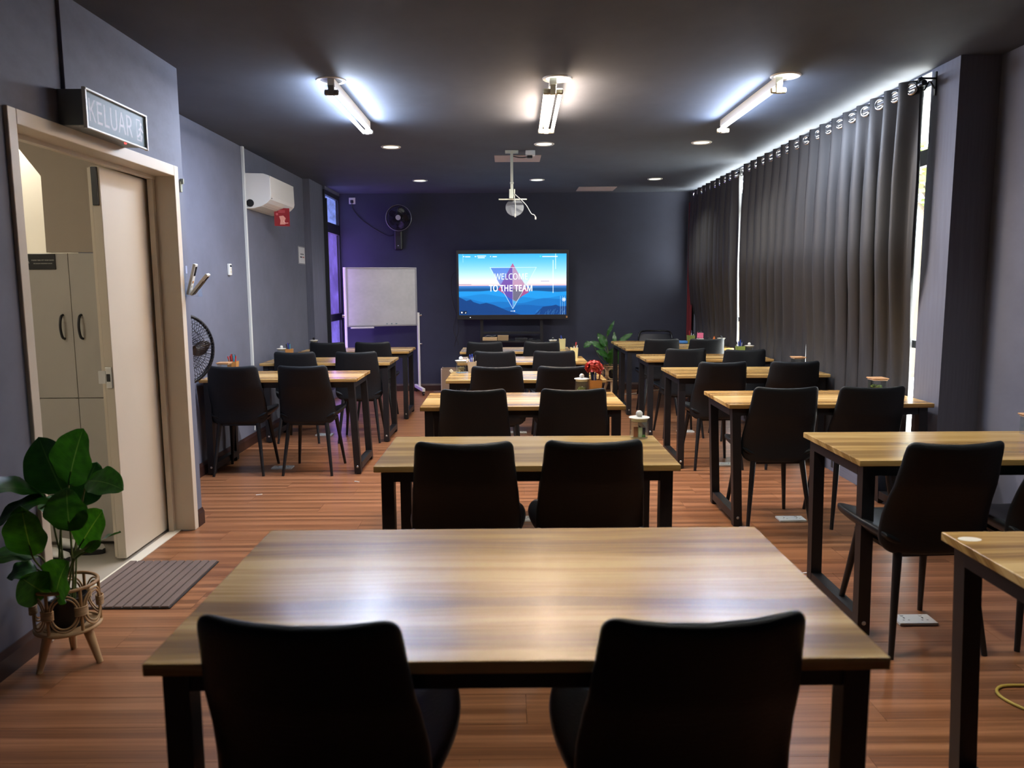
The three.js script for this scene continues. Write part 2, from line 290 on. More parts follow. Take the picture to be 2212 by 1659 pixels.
// ---------------------------------------------------------------- outside the window
{
  structure('ground', [box(2.87, 40, -0.25, -0.15, -45, 20)], mat(lin(0.68, 0.68, 0.65), 0.9), 'pale paving outside the window', 'ground');
  structure('roof', [box(2.70, 4.3, 2.9, 3.0, -11, -4)], mat(lin(0.35, 0.35, 0.34), 0.8), 'unseen roof eave outside, placed to keep the sun off the window', 'roof');  // eave out of view, placed to shade the window from the sun
  const b = thing('building', 'pale blue grey building outside beyond the curtain gap', 'building', [10.5, -0.15, -21]);
  obj('wall', box(-2.5, 6, 0, 3.9, -3, 3), mat(lin(0.30, 0.36, 0.46), 0.8), b);
  obj('roof', box(-2.8, 6.3, 3.9, 4.1, -3.3, 3.3), mat(lin(0.25, 0.26, 0.28), 0.8), b);
  for (let i = 0; i < 3; i++) { const win = obj('window', box(-1.9 + i * 2.3, -0.6 + i * 2.3, 1.2, 2.7, 3, 3.04), M.white, b); obj('pane', box(-1.8 + i * 2.3, -0.7 + i * 2.3, 1.3, 2.6, 3.04, 3.05), mat(lin(0.1, 0.14, 0.18), 0.1), win); }
  const tree = (x, z, h, r, n, label, s) => {
    seed = s;
    const t = thing('tree', label, 'tree', [x, -0.15, z], 0, 'trees outside the window');
    const br = [bar(V(0, 0, 0), V(0.1, h, 0), 0.11, 0.06)];
    const lv = [];
    for (let i = 0; i < 14; i++) { const a = rr(0, 6.28), e = V(Math.cos(a) * r * rr(0.4, 0.9), h + rr(-0.2, 1.1) * r, Math.sin(a) * r * rr(0.4, 0.9)); br.push(bar(V(0.1, h * rr(0.75, 1), 0), e, 0.03, 0.01, 6)); }
    for (let i = 0; i < n; i++) { const a = rr(0, 6.28), c = rr(-1, 1), q = r * Math.cbrt(rr(0.1, 1)), sq = Math.sqrt(1 - c * c); const g = new THREE.PlaneGeometry(0.13, 0.07); g.rotateX(rr(0, 3)); g.rotateY(rr(0, 6)); lv.push(g.translate(Math.cos(a) * sq * q, h + 0.4 * r + c * q * 0.9, Math.sin(a) * sq * q)); }
    obj('trunk', br, mat(lin(0.06, 0.045, 0.03), 0.9), t);
    const cr = obj('leaves', lv, mat(lin(0.10, 0.14, 0.02), 0.7, { side: THREE.DoubleSide }), t); cr.userData.kind = 'stuff';
  };
  tree(7.0, -13.2, 3.4, 1.1, 900, 'leafy tree outside seen through the gap next to the wall', 5);
  tree(6.1, -20.5, 2.2, 1.6, 900, 'leafy tree outside seen through the gap between the curtains', 9);
  seed = 31;
}

// ---------------------------------------------------------------- curtains
const RODX = 2.42, RODY = 2.60;
function curtain(z0, z1, n, label, s, k0, k1) {                       // k0, k1: how far the desks push the lower cloth along the window
  seed = s;
  const t = thing('curtain', label, 'curtain', [RODX, 0, z0], 0, 'grey eyelet curtains');
  const TOPY = 2.645, HEAD = 0.11, len = z0 - z1, jit = Array.from({ length: n + 2 }, () => rr(-0.5, 0.5)), amp = Array.from({ length: n + 2 }, () => rr(0.8, 1.2));
  const f = (u, v) => {
    const y = TOPY - v * (TOPY - 0.03), k = u * n, i = Math.floor(k), fr = k - i, A = 0.046 * (amp[i] * (1 - fr) + amp[Math.min(n + 1, i + 1)] * fr);
    const low = Math.min(1, Math.max(0, (1.75 - y) / 0.95)), sm = low * low * (3 - 2 * low), dn = Math.min(1, Math.max(0, v * 6 - 0.3));
    const soft = 1 - 0.3 * Math.min(1, v * 1.2), ph = (jit[i] * (1 - fr) + jit[Math.min(n + 1, i + 1)] * fr) * 1.7 * Math.min(1, v * 1.5);
    const xo = A * soft * Math.sin(2 * Math.PI * k + ph) + 0.010 * Math.sin(v * 3 + k * 1.3) * v + 0.016 * Math.sin(4 * Math.PI * k + 2 * ph + 1.1) * dn;
    const zo = (0.030 * Math.sin(2 * (2 * Math.PI * k + ph)) * (0.6 + 0.5 * jit[i]) + 0.03 * jit[i] * Math.sin(Math.PI * fr)) * dn;
    return V(xo * (1 - 0.4 * sm) + 0.125 * sm, y, -u * len + zo * Math.sin(Math.PI * u) - (k0 + (k1 - k0) * u) * sm);
  };
  const vh = HEAD / (TOPY - 0.03);
  obj('fabric', grid((u, v) => f(u, vh + (1 - vh) * v), n * 18, 36), M.curtain, t);
  // header band with real eyelet holes
  const head = grid((u, v) => f(u, vh * v), n * 32, 16), p = head.attributes.position, idx = head.index.array, keep = [], hole = [];
  for (let i = 0; i <= n; i++) for (const q of [0, 0.5]) if (i + q > 0.2 && i + q < n - 0.1) hole.push(i + q);
  for (let i = 0; i < idx.length; i += 6) {
    let u = 0, y = 0; for (let j = 0; j < 6; j++) { u += (idx[i + j] % (n * 32 + 1)) / 32 / 6; y += p.getY(idx[i + j]) / 6; }
    if (!hole.some((h) => Math.hypot((u - h) * 0.36, y - RODY) < 0.024)) for (let j = 0; j < 6; j++) keep.push(idx[i + j]);
  }
  head.setIndex(keep);
  obj('header', head, M.curtain, t);
  for (const h of hole) {
    const g = lathe([[0.022, -0.004], [0.022, 0.004], [0.028, 0.007], [0.037, 0.005], [0.039, 0], [0.037, -0.005], [0.028, -0.007], [0.022, -0.004]], 24).rotateX(Math.PI / 2);
    const r = obj('eyelet', g, M.chrome, t); r.position.set(0, RODY, -h / n * len); r.rotation.y = h % 1 < 0.25 ? 0.95 : -0.95;
  }
  return t;
}
curtain(-4.675, -6.27, 8, 'grey eyelet curtain next to the bright wall gap', 101, 0.17, 0.25);
curtain(-6.30, -7.97, 8, 'grey eyelet curtain in the middle of the window', 202, 0.26, 0.42);
curtain(-8.22, -10.25, 10, 'grey eyelet curtain nearest the back wall corner', 303, 0.34, 0.36);
{
  const rod = (za, zb, label) => {
    const t = thing('curtain_rod', label, 'curtain rod', [RODX, RODY, za], 0, 'curtain rods');
    obj('pole', bar(V(0, 0, 0), V(0, 0, zb - za), 0.0125, 0.0125, 14), M.rod, t);
    obj('finial', [bar(V(0, 0, 0.03), V(0, 0, 0), 0.0165, 0.0165, 16)], M.black, t);
    for (const dz of [-0.03, (zb - za) / 2, zb - za + 0.03]) obj('bracket', [box(-0.006, 0.1, 0.030, 0.042, dz - 0.008, dz + 0.008), box(0.092, 0.1, -0.06, 0.075, dz - 0.008, dz + 0.008), tube([[0, -0.014, dz], [0.03, -0.03, dz], [0.06, 0.02, dz], [0.094, -0.02, dz]], 0.0045, 16, 6), ring(0.016, 0.003, 16).translate(0, 0, dz), box(-0.004, 0.004, 0.012, 0.036, dz - 0.004, dz + 0.004)], M.black, t);
  };
  rod(-4.66, -8.02, 'steel curtain rod on black brackets above the long curtains');
  rod(-8.18, -10.15, 'steel curtain rod above the curtain at the back corner');
  const rc = (u, v) => V(0.006 * Math.sin(u * 14 + v) + 0.01 * Math.sin(u * 31), 2.55 - 2.45 * v, -u * 0.26);
  const t = obj('red_cloth', grid(rc, 30, 8), M.red); t.position.set(2.47, 0, -10.40); tag(t, 'dark red cloth hanging in the back corner behind the curtain', 'cloth');
}

// ---------------------------------------------------------------- ceiling lights
function downlight(x, z, on, label) {
  const t = thing('downlight', label, 'light', [x, H, z], 0, 'round ceiling downlights');
  obj('ring', lathe([[0.066, 0.004], [0.070, -0.004], [0.084, -0.008], [0.090, -0.004], [0.091, 0]], 36), M.white, t);
  if (on) {
    obj('lamp_lens', cyl(0, -0.003, 0, 0.068, 0.003, 32), mat('#ffffff', 0.5, { emissive: lin(0.92, 1.0, 0.86), emissiveIntensity: 1.6 }), t);
    const s = new THREE.SpotLight(lin(1.0, 0.97, 0.87), DOWN, 0, 1.15, 1.0, 2); s.position.set(x, H - 0.02, z); s.target.position.set(x, 0, z); s.castShadow = true; s.shadow.radius = 3; scene.add(s, s.target);
  } else obj('lens', lathe([[0.001, -0.001], [0.03, -0.001], [0.05, 0], [0.068, -0.002]], 32), mat(lin(0.05, 0.05, 0.05), 0.35), t);
}
downlight(-1.07, -4.92, false, 'unlit round downlight above the cool white twin tube');
downlight(0.312, -4.90, true, 'lit round downlight above the warm tube light');
downlight(1.693, -4.86, true, 'lit round downlight above the single tube light');
downlight(-1.045, -7.19, true, 'lit round downlight in the second row nearest the air conditioner');
downlight(0.335, -7.08, true, 'lit round downlight in the second row above the projector bracket');
downlight(1.729, -7.04, true, 'lit round downlight in the second row nearest the curtains');
downlight(-1.035, -9.43, true, 'lit round downlight in the last row above the whiteboard side');
downlight(0.36, -9.41, true, 'lit round downlight in the last row in front of the screen');
downlight(1.76, -9.38, true, 'lit round downlight in the last row nearest the curtains');
// unseen downlights out of frame, on the grid spacing, placed to light the front desks
downlight(0.31, -2.65, true, 'unseen lit round downlight out of frame, lighting the front middle desks');
downlight(1.69, -2.65, true, 'unseen lit round downlight out of frame, lighting the front desks on the curtain side');
function batten(x, sep, offs, color, holder, label, turn = 0) {
  const t = thing('tube_light', label, 'light', [x, 0, -5.49], turn);
  obj('housing', [rbox(-0.022, 0.022, 2.648, 2.70, -0.62, 0.62, 0.004)], M.whitePlastic, t);
  for (const s of [-1, 1]) obj('lamp_holder', [rbox(-0.018, 0.018, 2.60, 2.66, s * 0.612 - 0.014, s * 0.612 + 0.014, 0.005), rbox(-sep - 0.016, sep + 0.016, 2.602, 2.636, s * 0.607 - 0.013, s * 0.607 + 0.013, 0.010, 3)], holder, t);
  for (const o of offs) {
    obj('lamp_tube', bar(V(o, 2.618, -0.595), V(o, 2.618, 0.595), 0.013, 0.013, 16), mat('#ffffff', 0.5, { emissive: lin(...color), emissiveIntensity: 5 }), t);
    for (const [dx, dy] of [[0, -1], [-1, 0.0], [1, 0.0]]) rectLight(color, TUBE * (dy ? 1.5 : 0.75), 1.18, 0.026, V(x + o + dx * 0.0145, 2.618 + dy * 0.0145, -5.49), V(dx, dy, 0));
  }
}
batten(-1.062, 0.028, [-0.027, 0.027], COOL, mat(lin(0.16, 0.15, 0.13), 0.5), 'twin cool white tube light nearest the air conditioner');
batten(0.295, 0.046, [-0.045, 0.045], WARM, M.ivory, 'twin warm white tube light in the middle of the ceiling', -0.015);
batten(1.66, 0.032, [-0.030], COOL, M.ivory, 'tube light with one cool tube nearest the curtains');
for (const [x0, x1, z0, z1, label] of [[-0.12, 0.335, -8.05, -7.66, 'pale ceiling hatch behind the projector bracket'], [0.92, 1.41, -10.5, -10.08, 'pale ceiling hatch next to the back wall']]) {
  const h = obj('ceiling_hatch', [rbox(x0, x1, H - 0.006, H, z0, z1, 0.002)], mat(lin(0.42, 0.34, 0.33), 0.7)); tag(h, label, 'hatch', 'ceiling hatches');
}

// ---------------------------------------------------------------- desks
const ORD = ['first', 'second', 'third', 'fourth', 'fifth', 'sixth', 'seventh'];
const HT = 0.75;
function desk(x, z, W, D, label, m, turn = 0, sl = 0, sr = 0) {
  const t = thing('desk', label, 'desk', [x, 0, z], turn, 'wood top desks');
  const w = W / 2, d = D / 2, T = 0.025, top = rbox(-w, w, HT - T, HT, -d, d, 0.003, 2);
  { const p = top.attributes.position, uv = top.attributes.uv; for (let i = 0; i < p.count; i++) uv.setXY(i, (p.getX(i) + w) / 1.4, (p.getZ(i) + d) / 0.8 + (p.getY(i) - HT) * 2); }
  obj('table_top', top, m, t);
  const L = 0.05, lx = w - 0.025 - L / 2, lz = d - 0.025 - L / 2, y1 = HT - T;
  for (const sx of [-1, 1]) {
    const s = sx < 0 ? sl : sr;
    for (const sz of [-1, 1]) {
      const leg = obj('leg', sqbar(V(sx * lx + s, 0.008, sz * lz), V(sx * lx, y1, sz * lz), L), M.steel, t);
      obj('bolt', [new THREE.SphereGeometry(0.009, 10, 8).scale(1, 1, 0.6).translate(sx * lx + s * 0.95, 0.06, sz * (lz + L / 2))], M.bolt, leg);
      obj('foot', cyl(sx * lx + s, 0, sz * lz, 0.016, 0.01, 12), M.black, leg);
    }
    obj('floor_rail', box(sx * lx + s - L / 2, sx * lx + s + L / 2, 0.035, 0.085, -lz + L / 2, lz - L / 2), M.steel, t);
    obj('end_rail', box(sx * lx - L / 2, sx * lx + L / 2, y1 - 0.05, y1, -lz + L / 2, lz - L / 2), M.steel, t);
  }
  for (const sz of [-1, 1]) obj('long_rail', box(-lx + L / 2, lx - L / 2, y1 - 0.045, y1, sz * lz - 0.02, sz * lz + 0.02), M.steel, t);
  return t;
}
const deg = Math.PI / 180;
desk(0.014, -1.761, 1.40, 0.796, 'widest wood top desk, the one closest to the camera', M.desk, 0.13 * deg);
const C = [[0.074, -3.241, -0.33], [0.086, -4.73, 0], [0.136, -6.012, -0.35], [0.134, -7.346, 0.2], [0.087, -8.523, 0]];
C.forEach(([x, z, a], i) => desk(x, z, 1.2, 0.6, `wood top desk, ${ORD[4 - i]} from the screen in the middle row`, i % 2 ? M.desk : M.desk2, a * deg));
const R = [[1.82, -1.80, 0, 0.03], [1.997, -3.287, -0.27, 0.012], [1.894, -4.744, -0.3, 0.03], [1.91, -6.245, 0.4, 0.0], [1.904, -7.511, -0.2, 0], [1.903, -8.806, 0.2, 0], [1.903, -9.409, 0, 0]];
R.forEach(([x, z, a, s], i) => desk(x, z, 1.2, 0.6, `wood top desk, ${ORD[6 - i]} from the back wall in the curtain row`, i % 2 ? M.desk2 : M.desk, a * deg, s, s));
const Lr = [[-1.757, -6.145, 0, 0.035], [-1.691, -7.388, 0, 0], [-1.67, -8.631, 0, 0]];
Lr.forEach(([x, z, a, s], i) => desk(x, z, 1.2, 0.6, `wood top desk, ${ORD[2 - i]} from the whiteboard in the air conditioner row`, i % 2 ? M.desk2 : M.desk, a * deg, 0, s));

// ---------------------------------------------------------------- chairs
const chairGeo = (() => {
  const TOP = 0.862, BOT = 0.400, rt = 0.030, rb = 0.060;
  const hw0 = (y) => { const t = (y - BOT) / (TOP - BOT); const a = [0.212, 0.219, 0.216, 0.209, 0.201, 0.193, 0.186]; const k = Math.min(5.999, t * 6), i = Math.floor(k), f = k - i; return a[i] + (a[i + 1] - a[i]) * (f * f * (3 - 2 * f) * 0.5 + f * 0.5); };
  const hw = (y) => { let w = hw0(y); if (y > TOP - rt) { const q = (y - TOP + rt) / rt; w -= rt * (1 - Math.sqrt(Math.max(0, 1 - q * q))); } if (y < BOT + rb) { const q = (BOT + rb - y) / rb; w -= rb * (1 - Math.sqrt(Math.max(0, 1 - q * q))); } return w; };
  const zc = (y) => { const t = (y - BOT) / (TOP - BOT); return 0.165 + 0.085 * t + 0.02 * t * t - 0.02 * Math.sin(Math.PI * Math.min(1, t * 1.6)) * (t < 0.625 ? 1 : 0); };
  const back = grid((u, v) => {                                        // closed cushion: u goes round the section, v up
    const e = Math.min(0.9995, Math.max(0.0005, v)), y = BOT + (TOP - BOT) * (0.5 - 0.5 * Math.cos(Math.PI * e));
    const a = u * 2 * Math.PI, cx = Math.cos(a), sx = Math.sin(a), px = Math.sign(cx) * Math.pow(Math.abs(cx), 0.42), pz = Math.sign(sx) * Math.pow(Math.abs(sx), 0.75);
    const cap = Math.sqrt(Math.max(0, 1 - Math.pow(Math.abs(2 * (y - BOT) / (TOP - BOT) - 1), 14)));
    const w = hw(y), uu = px * w / 0.2;
    return V(px * w, y + 0.014 * (uu * uu - 0.5) * Math.max(0, (y - 0.7) / 0.16), zc(y) - 0.030 * uu * uu + pz * (0.022 * cap + 0.002));
  }, 44, 40);
  const Z0 = 0.17, Z1 = -0.285;
  const seatHW = (v) => { const z = v; let w = 0.196 + 0.044 * Math.sin(Math.PI * Math.min(1, 0.08 + z * 0.95)); const q = (z - 0.84) / 0.16; if (q > 0) w -= 0.07 * (1 - Math.sqrt(Math.max(0, 1 - q * q * 0.995))); return w; };
  const seat = grid((u, v) => {
    const e = 0.5 - 0.5 * Math.cos(Math.PI * Math.min(0.9995, Math.max(0.0005, v))), z = Z0 + (Z1 - Z0) * e, w = seatHW(e);
    const a = u * 2 * Math.PI, cx = Math.cos(a), sx = Math.sin(a), px = Math.sign(cx) * Math.pow(Math.abs(cx), 0.5), py = Math.sign(sx) * Math.pow(Math.abs(sx), 0.7);
    const cap = Math.sqrt(Math.max(0, 1 - Math.pow(Math.abs(2 * e - 1), 10)));
    const q = Math.abs(px), wing = 0.062 * Math.pow(q, 2.6) * (0.55 + 0.45 * Math.sin(Math.PI * Math.min(1, 0.15 + e * 0.75))) * (e > 0.9 ? 1 - (e - 0.9) * 4 : 1);
    return V(px * w, 0.432 + wing + 0.006 * e + py * (0.030 * cap + 0.001), z);
  }, 44, 36);
  const leg = (sx, sz) => bar(V(sx * 0.19, 0, sz * 0.215), V(sx * 0.145, 0.415, sz * 0.145), 0.0105, 0.0175, 12);
  return { back: mergeVertices(back), seat: mergeVertices(seat), leg };
})();
chairGeo.back.computeVertexNormals(); chairGeo.seat.computeVertexNormals();
const legGeos = [[-1, 1], [1, 1], [-1, -1], [1, -1]].map(([a, b]) => chairGeo.leg(a, b));
const underGeo = merge([box(-0.16, 0.16, 0.398, 0.412, -0.16, 0.15), box(-0.15, 0.15, 0.385, 0.40, 0.125, 0.145), box(-0.15, 0.15, 0.385, 0.40, -0.145, -0.125)]);
let chair0;
function chair(x, ztop, label, turn = 0) {
  let t;
  if (!chair0) {
    t = chair0 = thing('desk_chair', label, 'chair');
    obj('backrest', chairGeo.back, M.leather, t); obj('seat', chairGeo.seat, M.leather, t); obj('seat_frame', underGeo, M.leg, t);
    for (const g of legGeos) obj('leg', g, M.leg, t);
  } else { t = chair0.clone(); t.name = numbered('desk_chair'); t.userData = {}; scene.add(t); tag(t, label, 'chair'); }
  t.userData.group = 'dark upholstered desk chairs';
  t.position.set(x, 0, ztop - 0.262); t.rotation.y = turn;
  return t;
}
const side = ['door', 'curtain'];
const rows = [
  ['widest desk closest to the camera', [[-0.356, -1.293, -0.1], [0.331, -1.293, 0.08]]],
  ['fifth desk from the screen, middle row', [[-0.169, -2.857, 0], [0.322, -2.871, 0.02]]],
  ['fourth desk from the screen, middle row', [[-0.199, -4.360, 0], [0.376, -4.360, 0]]],
  ['third desk from the screen, middle row', [[-0.082, -5.642, 0], [0.408, -5.625, 0]]],
  ['second desk from the screen, middle row', [[-0.121, -6.976, 0], [0.424, -6.976, 0]]],
  ['first desk from the screen, middle row', [[-0.247, -8.153, 0], [0.362, -8.153, 0]]],
  ['third desk in the air conditioner row', [[-2.085, -5.775, 0.02], [-1.545, -5.775, -0.03]]],
  ['second desk in the air conditioner row', [[-1.951, -7.018, 0], [-1.395, -7.018, 0.03]]],
  ['first desk in the air conditioner row', [[-1.933, -8.236, 0], [-1.450, -8.243, 0]]],
  ['sixth desk from the back wall, curtain row', [[1.655, -2.790, 0.06], [2.200, -2.830, -0.02]]],
  ['fifth desk from the back wall, curtain row', [[1.599, -4.374, 0.02], [2.104, -4.374, 0]]],
  ['fourth desk from the back wall, curtain row', [[1.639, -5.863, 0.05], [2.213, -5.875, 0]]],
  ['third desk from the back wall, curtain row', [[1.656, -7.141, 0.03], [2.168, -6.990, 0]]],
  ['second desk from the back wall, curtain row', [[1.696, -8.436, 0], [2.190, -8.436, 0]]],
];
for (const [where, list] of rows) list.forEach(([x, z, a], i) => chair(x, z, `dark grey chair on the ${side[i]} side, ${where}`, a));

// ---------------------------------------------------------------- things on the walls: doorway wall
{
  const t = thing('exit_sign', 'boxy KELUAR exit sign with running man above the door', 'sign', [-1.9, 2.205, -3.67]);
  obj('housing', rbox(0, 0.115, -0.072, 0.078, -0.27, 0.27, 0.003), M.wallBox = mat(lin(0.16, 0.19, 0.20), 0.45), t);
  obj('rim', [rbox(0.113, 0.128, 0.074, 0.083, -0.28, 0.28, 0.002), rbox(0.113, 0.124, -0.083, -0.074, -0.28, 0.28, 0.002), rbox(0.11, 0.126, -0.085, 0.085, 0.27, 0.282, 0.002), rbox(0.11, 0.126, -0.085, 0.085, -0.282, -0.27, 0.002)], M.whitePlastic, t);
  const art = canvas(1024, 290, (g, w, h) => {
    g.fillStyle = '#2c4a50'; g.fillRect(0, 0, w, h); g.fillStyle = '#b9b4bd'; g.strokeStyle = '#b9b4bd'; g.textBaseline = 'alphabetic';
    g.save(); g.scale(0.82, 1); g.font = '262px sans-serif'; g.fillText('KELUAR', 40, 238); g.restore();
    g.lineWidth = 10; g.strokeRect(868, 52, 70, 186); g.beginPath(); g.arc(952, 84, 15, 0, 7); g.fill();
    g.lineWidth = 17; g.lineCap = 'round'; g.beginPath(); g.moveTo(946, 112); g.lineTo(928, 168); g.lineTo(958, 198); g.lineTo(944, 240); g.moveTo(928, 168); g.lineTo(896, 206); g.lineTo(868, 204); g.moveTo(944, 118); g.lineTo(910, 140); g.moveTo(944, 118); g.lineTo(982, 152); g.stroke();
  });
  obj('face', new THREE.PlaneGeometry(0.54, 0.148).rotateY(Math.PI / 2).translate(0.1165, 0, 0), mat('#ffffff', 0.46, { map: art, specularIntensity: 0.45 }), t);
  obj('indicator_led', new THREE.SphereGeometry(0.006, 10, 8).translate(0.09, -0.076, -0.12), mat(lin(0.5, 0.02, 0.02), 0.4, { emissive: lin(1, 0.05, 0.05), emissiveIntensity: 3 }), t);
  const c = obj('cable_trunking', [rbox(-1.9, -1.885, 2.14, H, -3.468, -3.442, 0.002)], M.wall); tag(c, 'painted cable trunking running up from the exit sign', 'trunking');
  const w = obj('wall_bracket', [rbox(-1.9, -1.893, 2.0, 2.06, -4.622, -4.597, 0.002), rbox(-1.9, -1.88, 2.045, 2.075, -4.618, -4.606, 0.002)], mat(lin(0.33, 0.36, 0.28), 0.4)); tag(w, 'small metal bracket high on the wall end next to the door frame', 'bracket');
  // remote controls in a clear holder at the wall end
  const h = thing('remote_holder', 'clear plastic remote holder at the wall end next to the door', 'holder', [-1.9, 1.40, -4.60]);
  obj('pocket', [box(0.0, 0.002, -0.005, 0.13, -0.03, 0.03), box(0.0, 0.085, -0.005, -0.002, -0.03, 0.03), box(0.083, 0.085, -0.005, 0.075, -0.03, 0.03), box(0, 0.085, -0.005, 0.075, 0.028, 0.03)], M.pocket = mat(lin(0.95, 0.96, 0.97), 0.12, { transmission: 1, thickness: 0, ior: 1.3, specularIntensity: 0.4 }), h);
  const rem = (a, b, w, label, dark) => {
    const t = thing('remote_control', label, 'remote', [0, 0, 0], 0, 'remote controls in the clear holder');
    const d = b.clone().sub(a), L = d.length(), q = new THREE.Quaternion().setFromUnitVectors(V(0, 1, 0), d.normalize());
    const put = (g) => { g.applyQuaternion(q); return g.translate(a.x, a.y, a.z); };
    obj('body', put(rbox(-0.009, 0.009, 0, L, -w / 2, w / 2, 0.006, 3)), M.whitePlastic, t);
    obj('display', put(box(0.0085, 0.0098, L * 0.62, L * 0.92, -w * 0.32, w * 0.32)), M.blackGloss, t);
    if (dark) obj('cover', put(rbox(0.004, 0.0105, L * 0.05, L * 0.72, -w * 0.46, w * 0.46, 0.003)), mat(lin(0.03, 0.026, 0.02), 0.4), t);
    else for (let i = 0; i < 3; i++) obj('button', put(rbox(0.0085, 0.0105, L * (0.1 + 0.14 * i), L * (0.18 + 0.14 * i), -w * 0.25, w * 0.25, 0.001)), i == 2 ? M.bamboo : M.ivory, t);
  };
  rem(V(-1.882, 1.405, -4.595), V(-1.828, 1.585, -4.585), 0.042, 'upright white remote control with a dark display in the clear holder', false);
  rem(V(-1.862, 1.405, -4.59), V(-1.752, 1.525, -4.575), 0.046, 'tilted white remote control with brown lower cover in the clear holder', true);
  const st = obj('wall_sticker', rbox(-1.9, -1.8985, 1.53, 1.575, -4.635, -4.61, 0.0004), mat(lin(0.3, 0.35, 0.5), 0.5)); tag(st, 'small pale blue sticker on the wall end above the remotes', 'sticker');
}
// ---------------------------------------------------------------- things on the walls: air conditioner wall
{
  const t = thing('air_conditioner', 'white wall mounted split air conditioner', 'air conditioner', [-2.38, 0, -7.20]);
  const prof = [[0, 2.475], [0.16, 2.47], [0.205, 2.455], [0.218, 2.43], [0.222, 2.27], [0.215, 2.245], [0.185, 2.215], [0.13, 2.185], [0.06, 2.168], [0, 2.165]];
  obj('casing', extrude(prof, 0.775, 0.004).translate(0.005, 0, -0.78), M.white, t);
  obj('front_panel', rbox(0.2225, 0.229, 2.262, 2.452, -0.775, -0.004, 0.003), M.white, t);
  obj('air_flap', [sqbar(V(0.160, 2.1985, -0.39), V(0.208, 2.237, -0.39), 0.004, 0.70)], M.whitePlastic, t);
  obj('air_slot', [sqbar(V(0.132, 2.184, -0.39), V(0.152, 2.193, -0.39), 0.006, 0.70)], M.black, t);
  obj('pipe_hole', [new THREE.CylinderGeometry(0.034, 0.034, 0.004, 20).rotateX(Math.PI / 2).translate(0.04, 2.21, 0.0055)], M.black, t);
  obj('label_mark', [box(0.226, 0.2275, 2.25, 2.258, -0.05, -0.02)], M.black, t);
  const card = canvas(256, 288, (g, w, h) => { g.fillStyle = '#7d0d18'; g.fillRect(0, 0, w, h); g.fillStyle = '#a84a50'; g.fillRect(70, 40, 110, 14); g.fillRect(70, 66, 110, 10); g.beginPath(); g.arc(45, 100, 20, 0, 7); g.fill(); g.fillStyle = '#c98d80'; g.beginPath(); g.moveTo(80, 130); g.lineTo(150, 120); g.lineTo(190, 160); g.lineTo(165, 220); g.lineTo(180, 260); g.lineTo(90, 265); g.lineTo(100, 200); g.fill(); g.strokeStyle = '#e6b7b0'; g.lineWidth = 9; g.beginPath(); g.moveTo(150, 200); g.lineTo(180, 240); g.lineTo(230, 235); g.stroke(); });
  const k = thing('price_card', 'red card hanging under the air conditioner', 'card', [-2.20, 2.155, -7.70], 0.55);
  obj('paper', rbox(-0.075, 0.075, -0.115, 0.06, -0.001, 0.001, 0.0005), mat(lin(0.3, 0.01, 0.02), 0.4), k);
  obj('print', new THREE.PlaneGeometry(0.148, 0.172).translate(0, -0.0275, 0.0014), mat('#ffffff', 0.8, { map: card }), k);
  const p = obj('pipe_trunking', [rbox(-2.38, -2.355, 0.72, H, -7.145, -7.115, 0.004), tube([[-2.37, 0.72, -7.13], [-2.36, 0.5, -7.13], [-2.365, 0.3, -7.125], [-2.375, 0.12, -7.13]], 0.007, 16, 8)], mat(lin(0.58, 0.60, 0.58), 0.5)); tag(p, 'white vertical pipe trunking between ceiling and desk', 'trunking');
  const s = thing('wall_remote', 'white air conditioner remote mounted on the wall', 'remote', [-2.38, 1.60, -6.665]);
  obj('body', rbox(0, 0.022, -0.05, 0.048, -0.028, 0.028, 0.006, 3), M.whitePlastic, s);
  obj('display', box(0.0222, 0.023, 0.02, 0.038, -0.018, 0.018), M.darkFrame, s);
  obj('button', [rbox(0.021, 0.0235, -0.03, -0.01, -0.012, 0.012, 0.001), rbox(0.021, 0.0235, 0.0, 0.01, -0.016, -0.004, 0.001), rbox(0.021, 0.0235, 0.0, 0.01, 0.004, 0.016, 0.001)], M.ivory, s);
  const note = canvas(128, 176, (g, w, h) => { g.fillStyle = '#d9d9da'; g.fillRect(0, 0, w, h); g.strokeStyle = '#50525c'; g.lineWidth = 5; g.strokeRect(3, 3, w - 6, h - 6); g.fillStyle = '#2c2c34'; for (const [x, y, a] of [[38, 70, 14], [58, 70, 18], [82, 70, 18], [28, 100, 40]]) g.fillRect(x, y, a, 13); g.fillStyle = '#b0605c'; g.fillRect(76, 100, 34, 13); });
  const n = thing('paper_notice', 'white paper notice on the wall next to the window column', 'notice', [-2.38, 1.812, -9.06]);
  obj('sheet', rbox(0, 0.002, -0.10, 0.10, -0.145, 0.145, 0.0008), M.white, n);
  obj('print', new THREE.PlaneGeometry(0.286, 0.196).rotateY(Math.PI / 2).translate(0.0025, 0, 0), mat('#ffffff', 0.6, { map: note }), n);
}
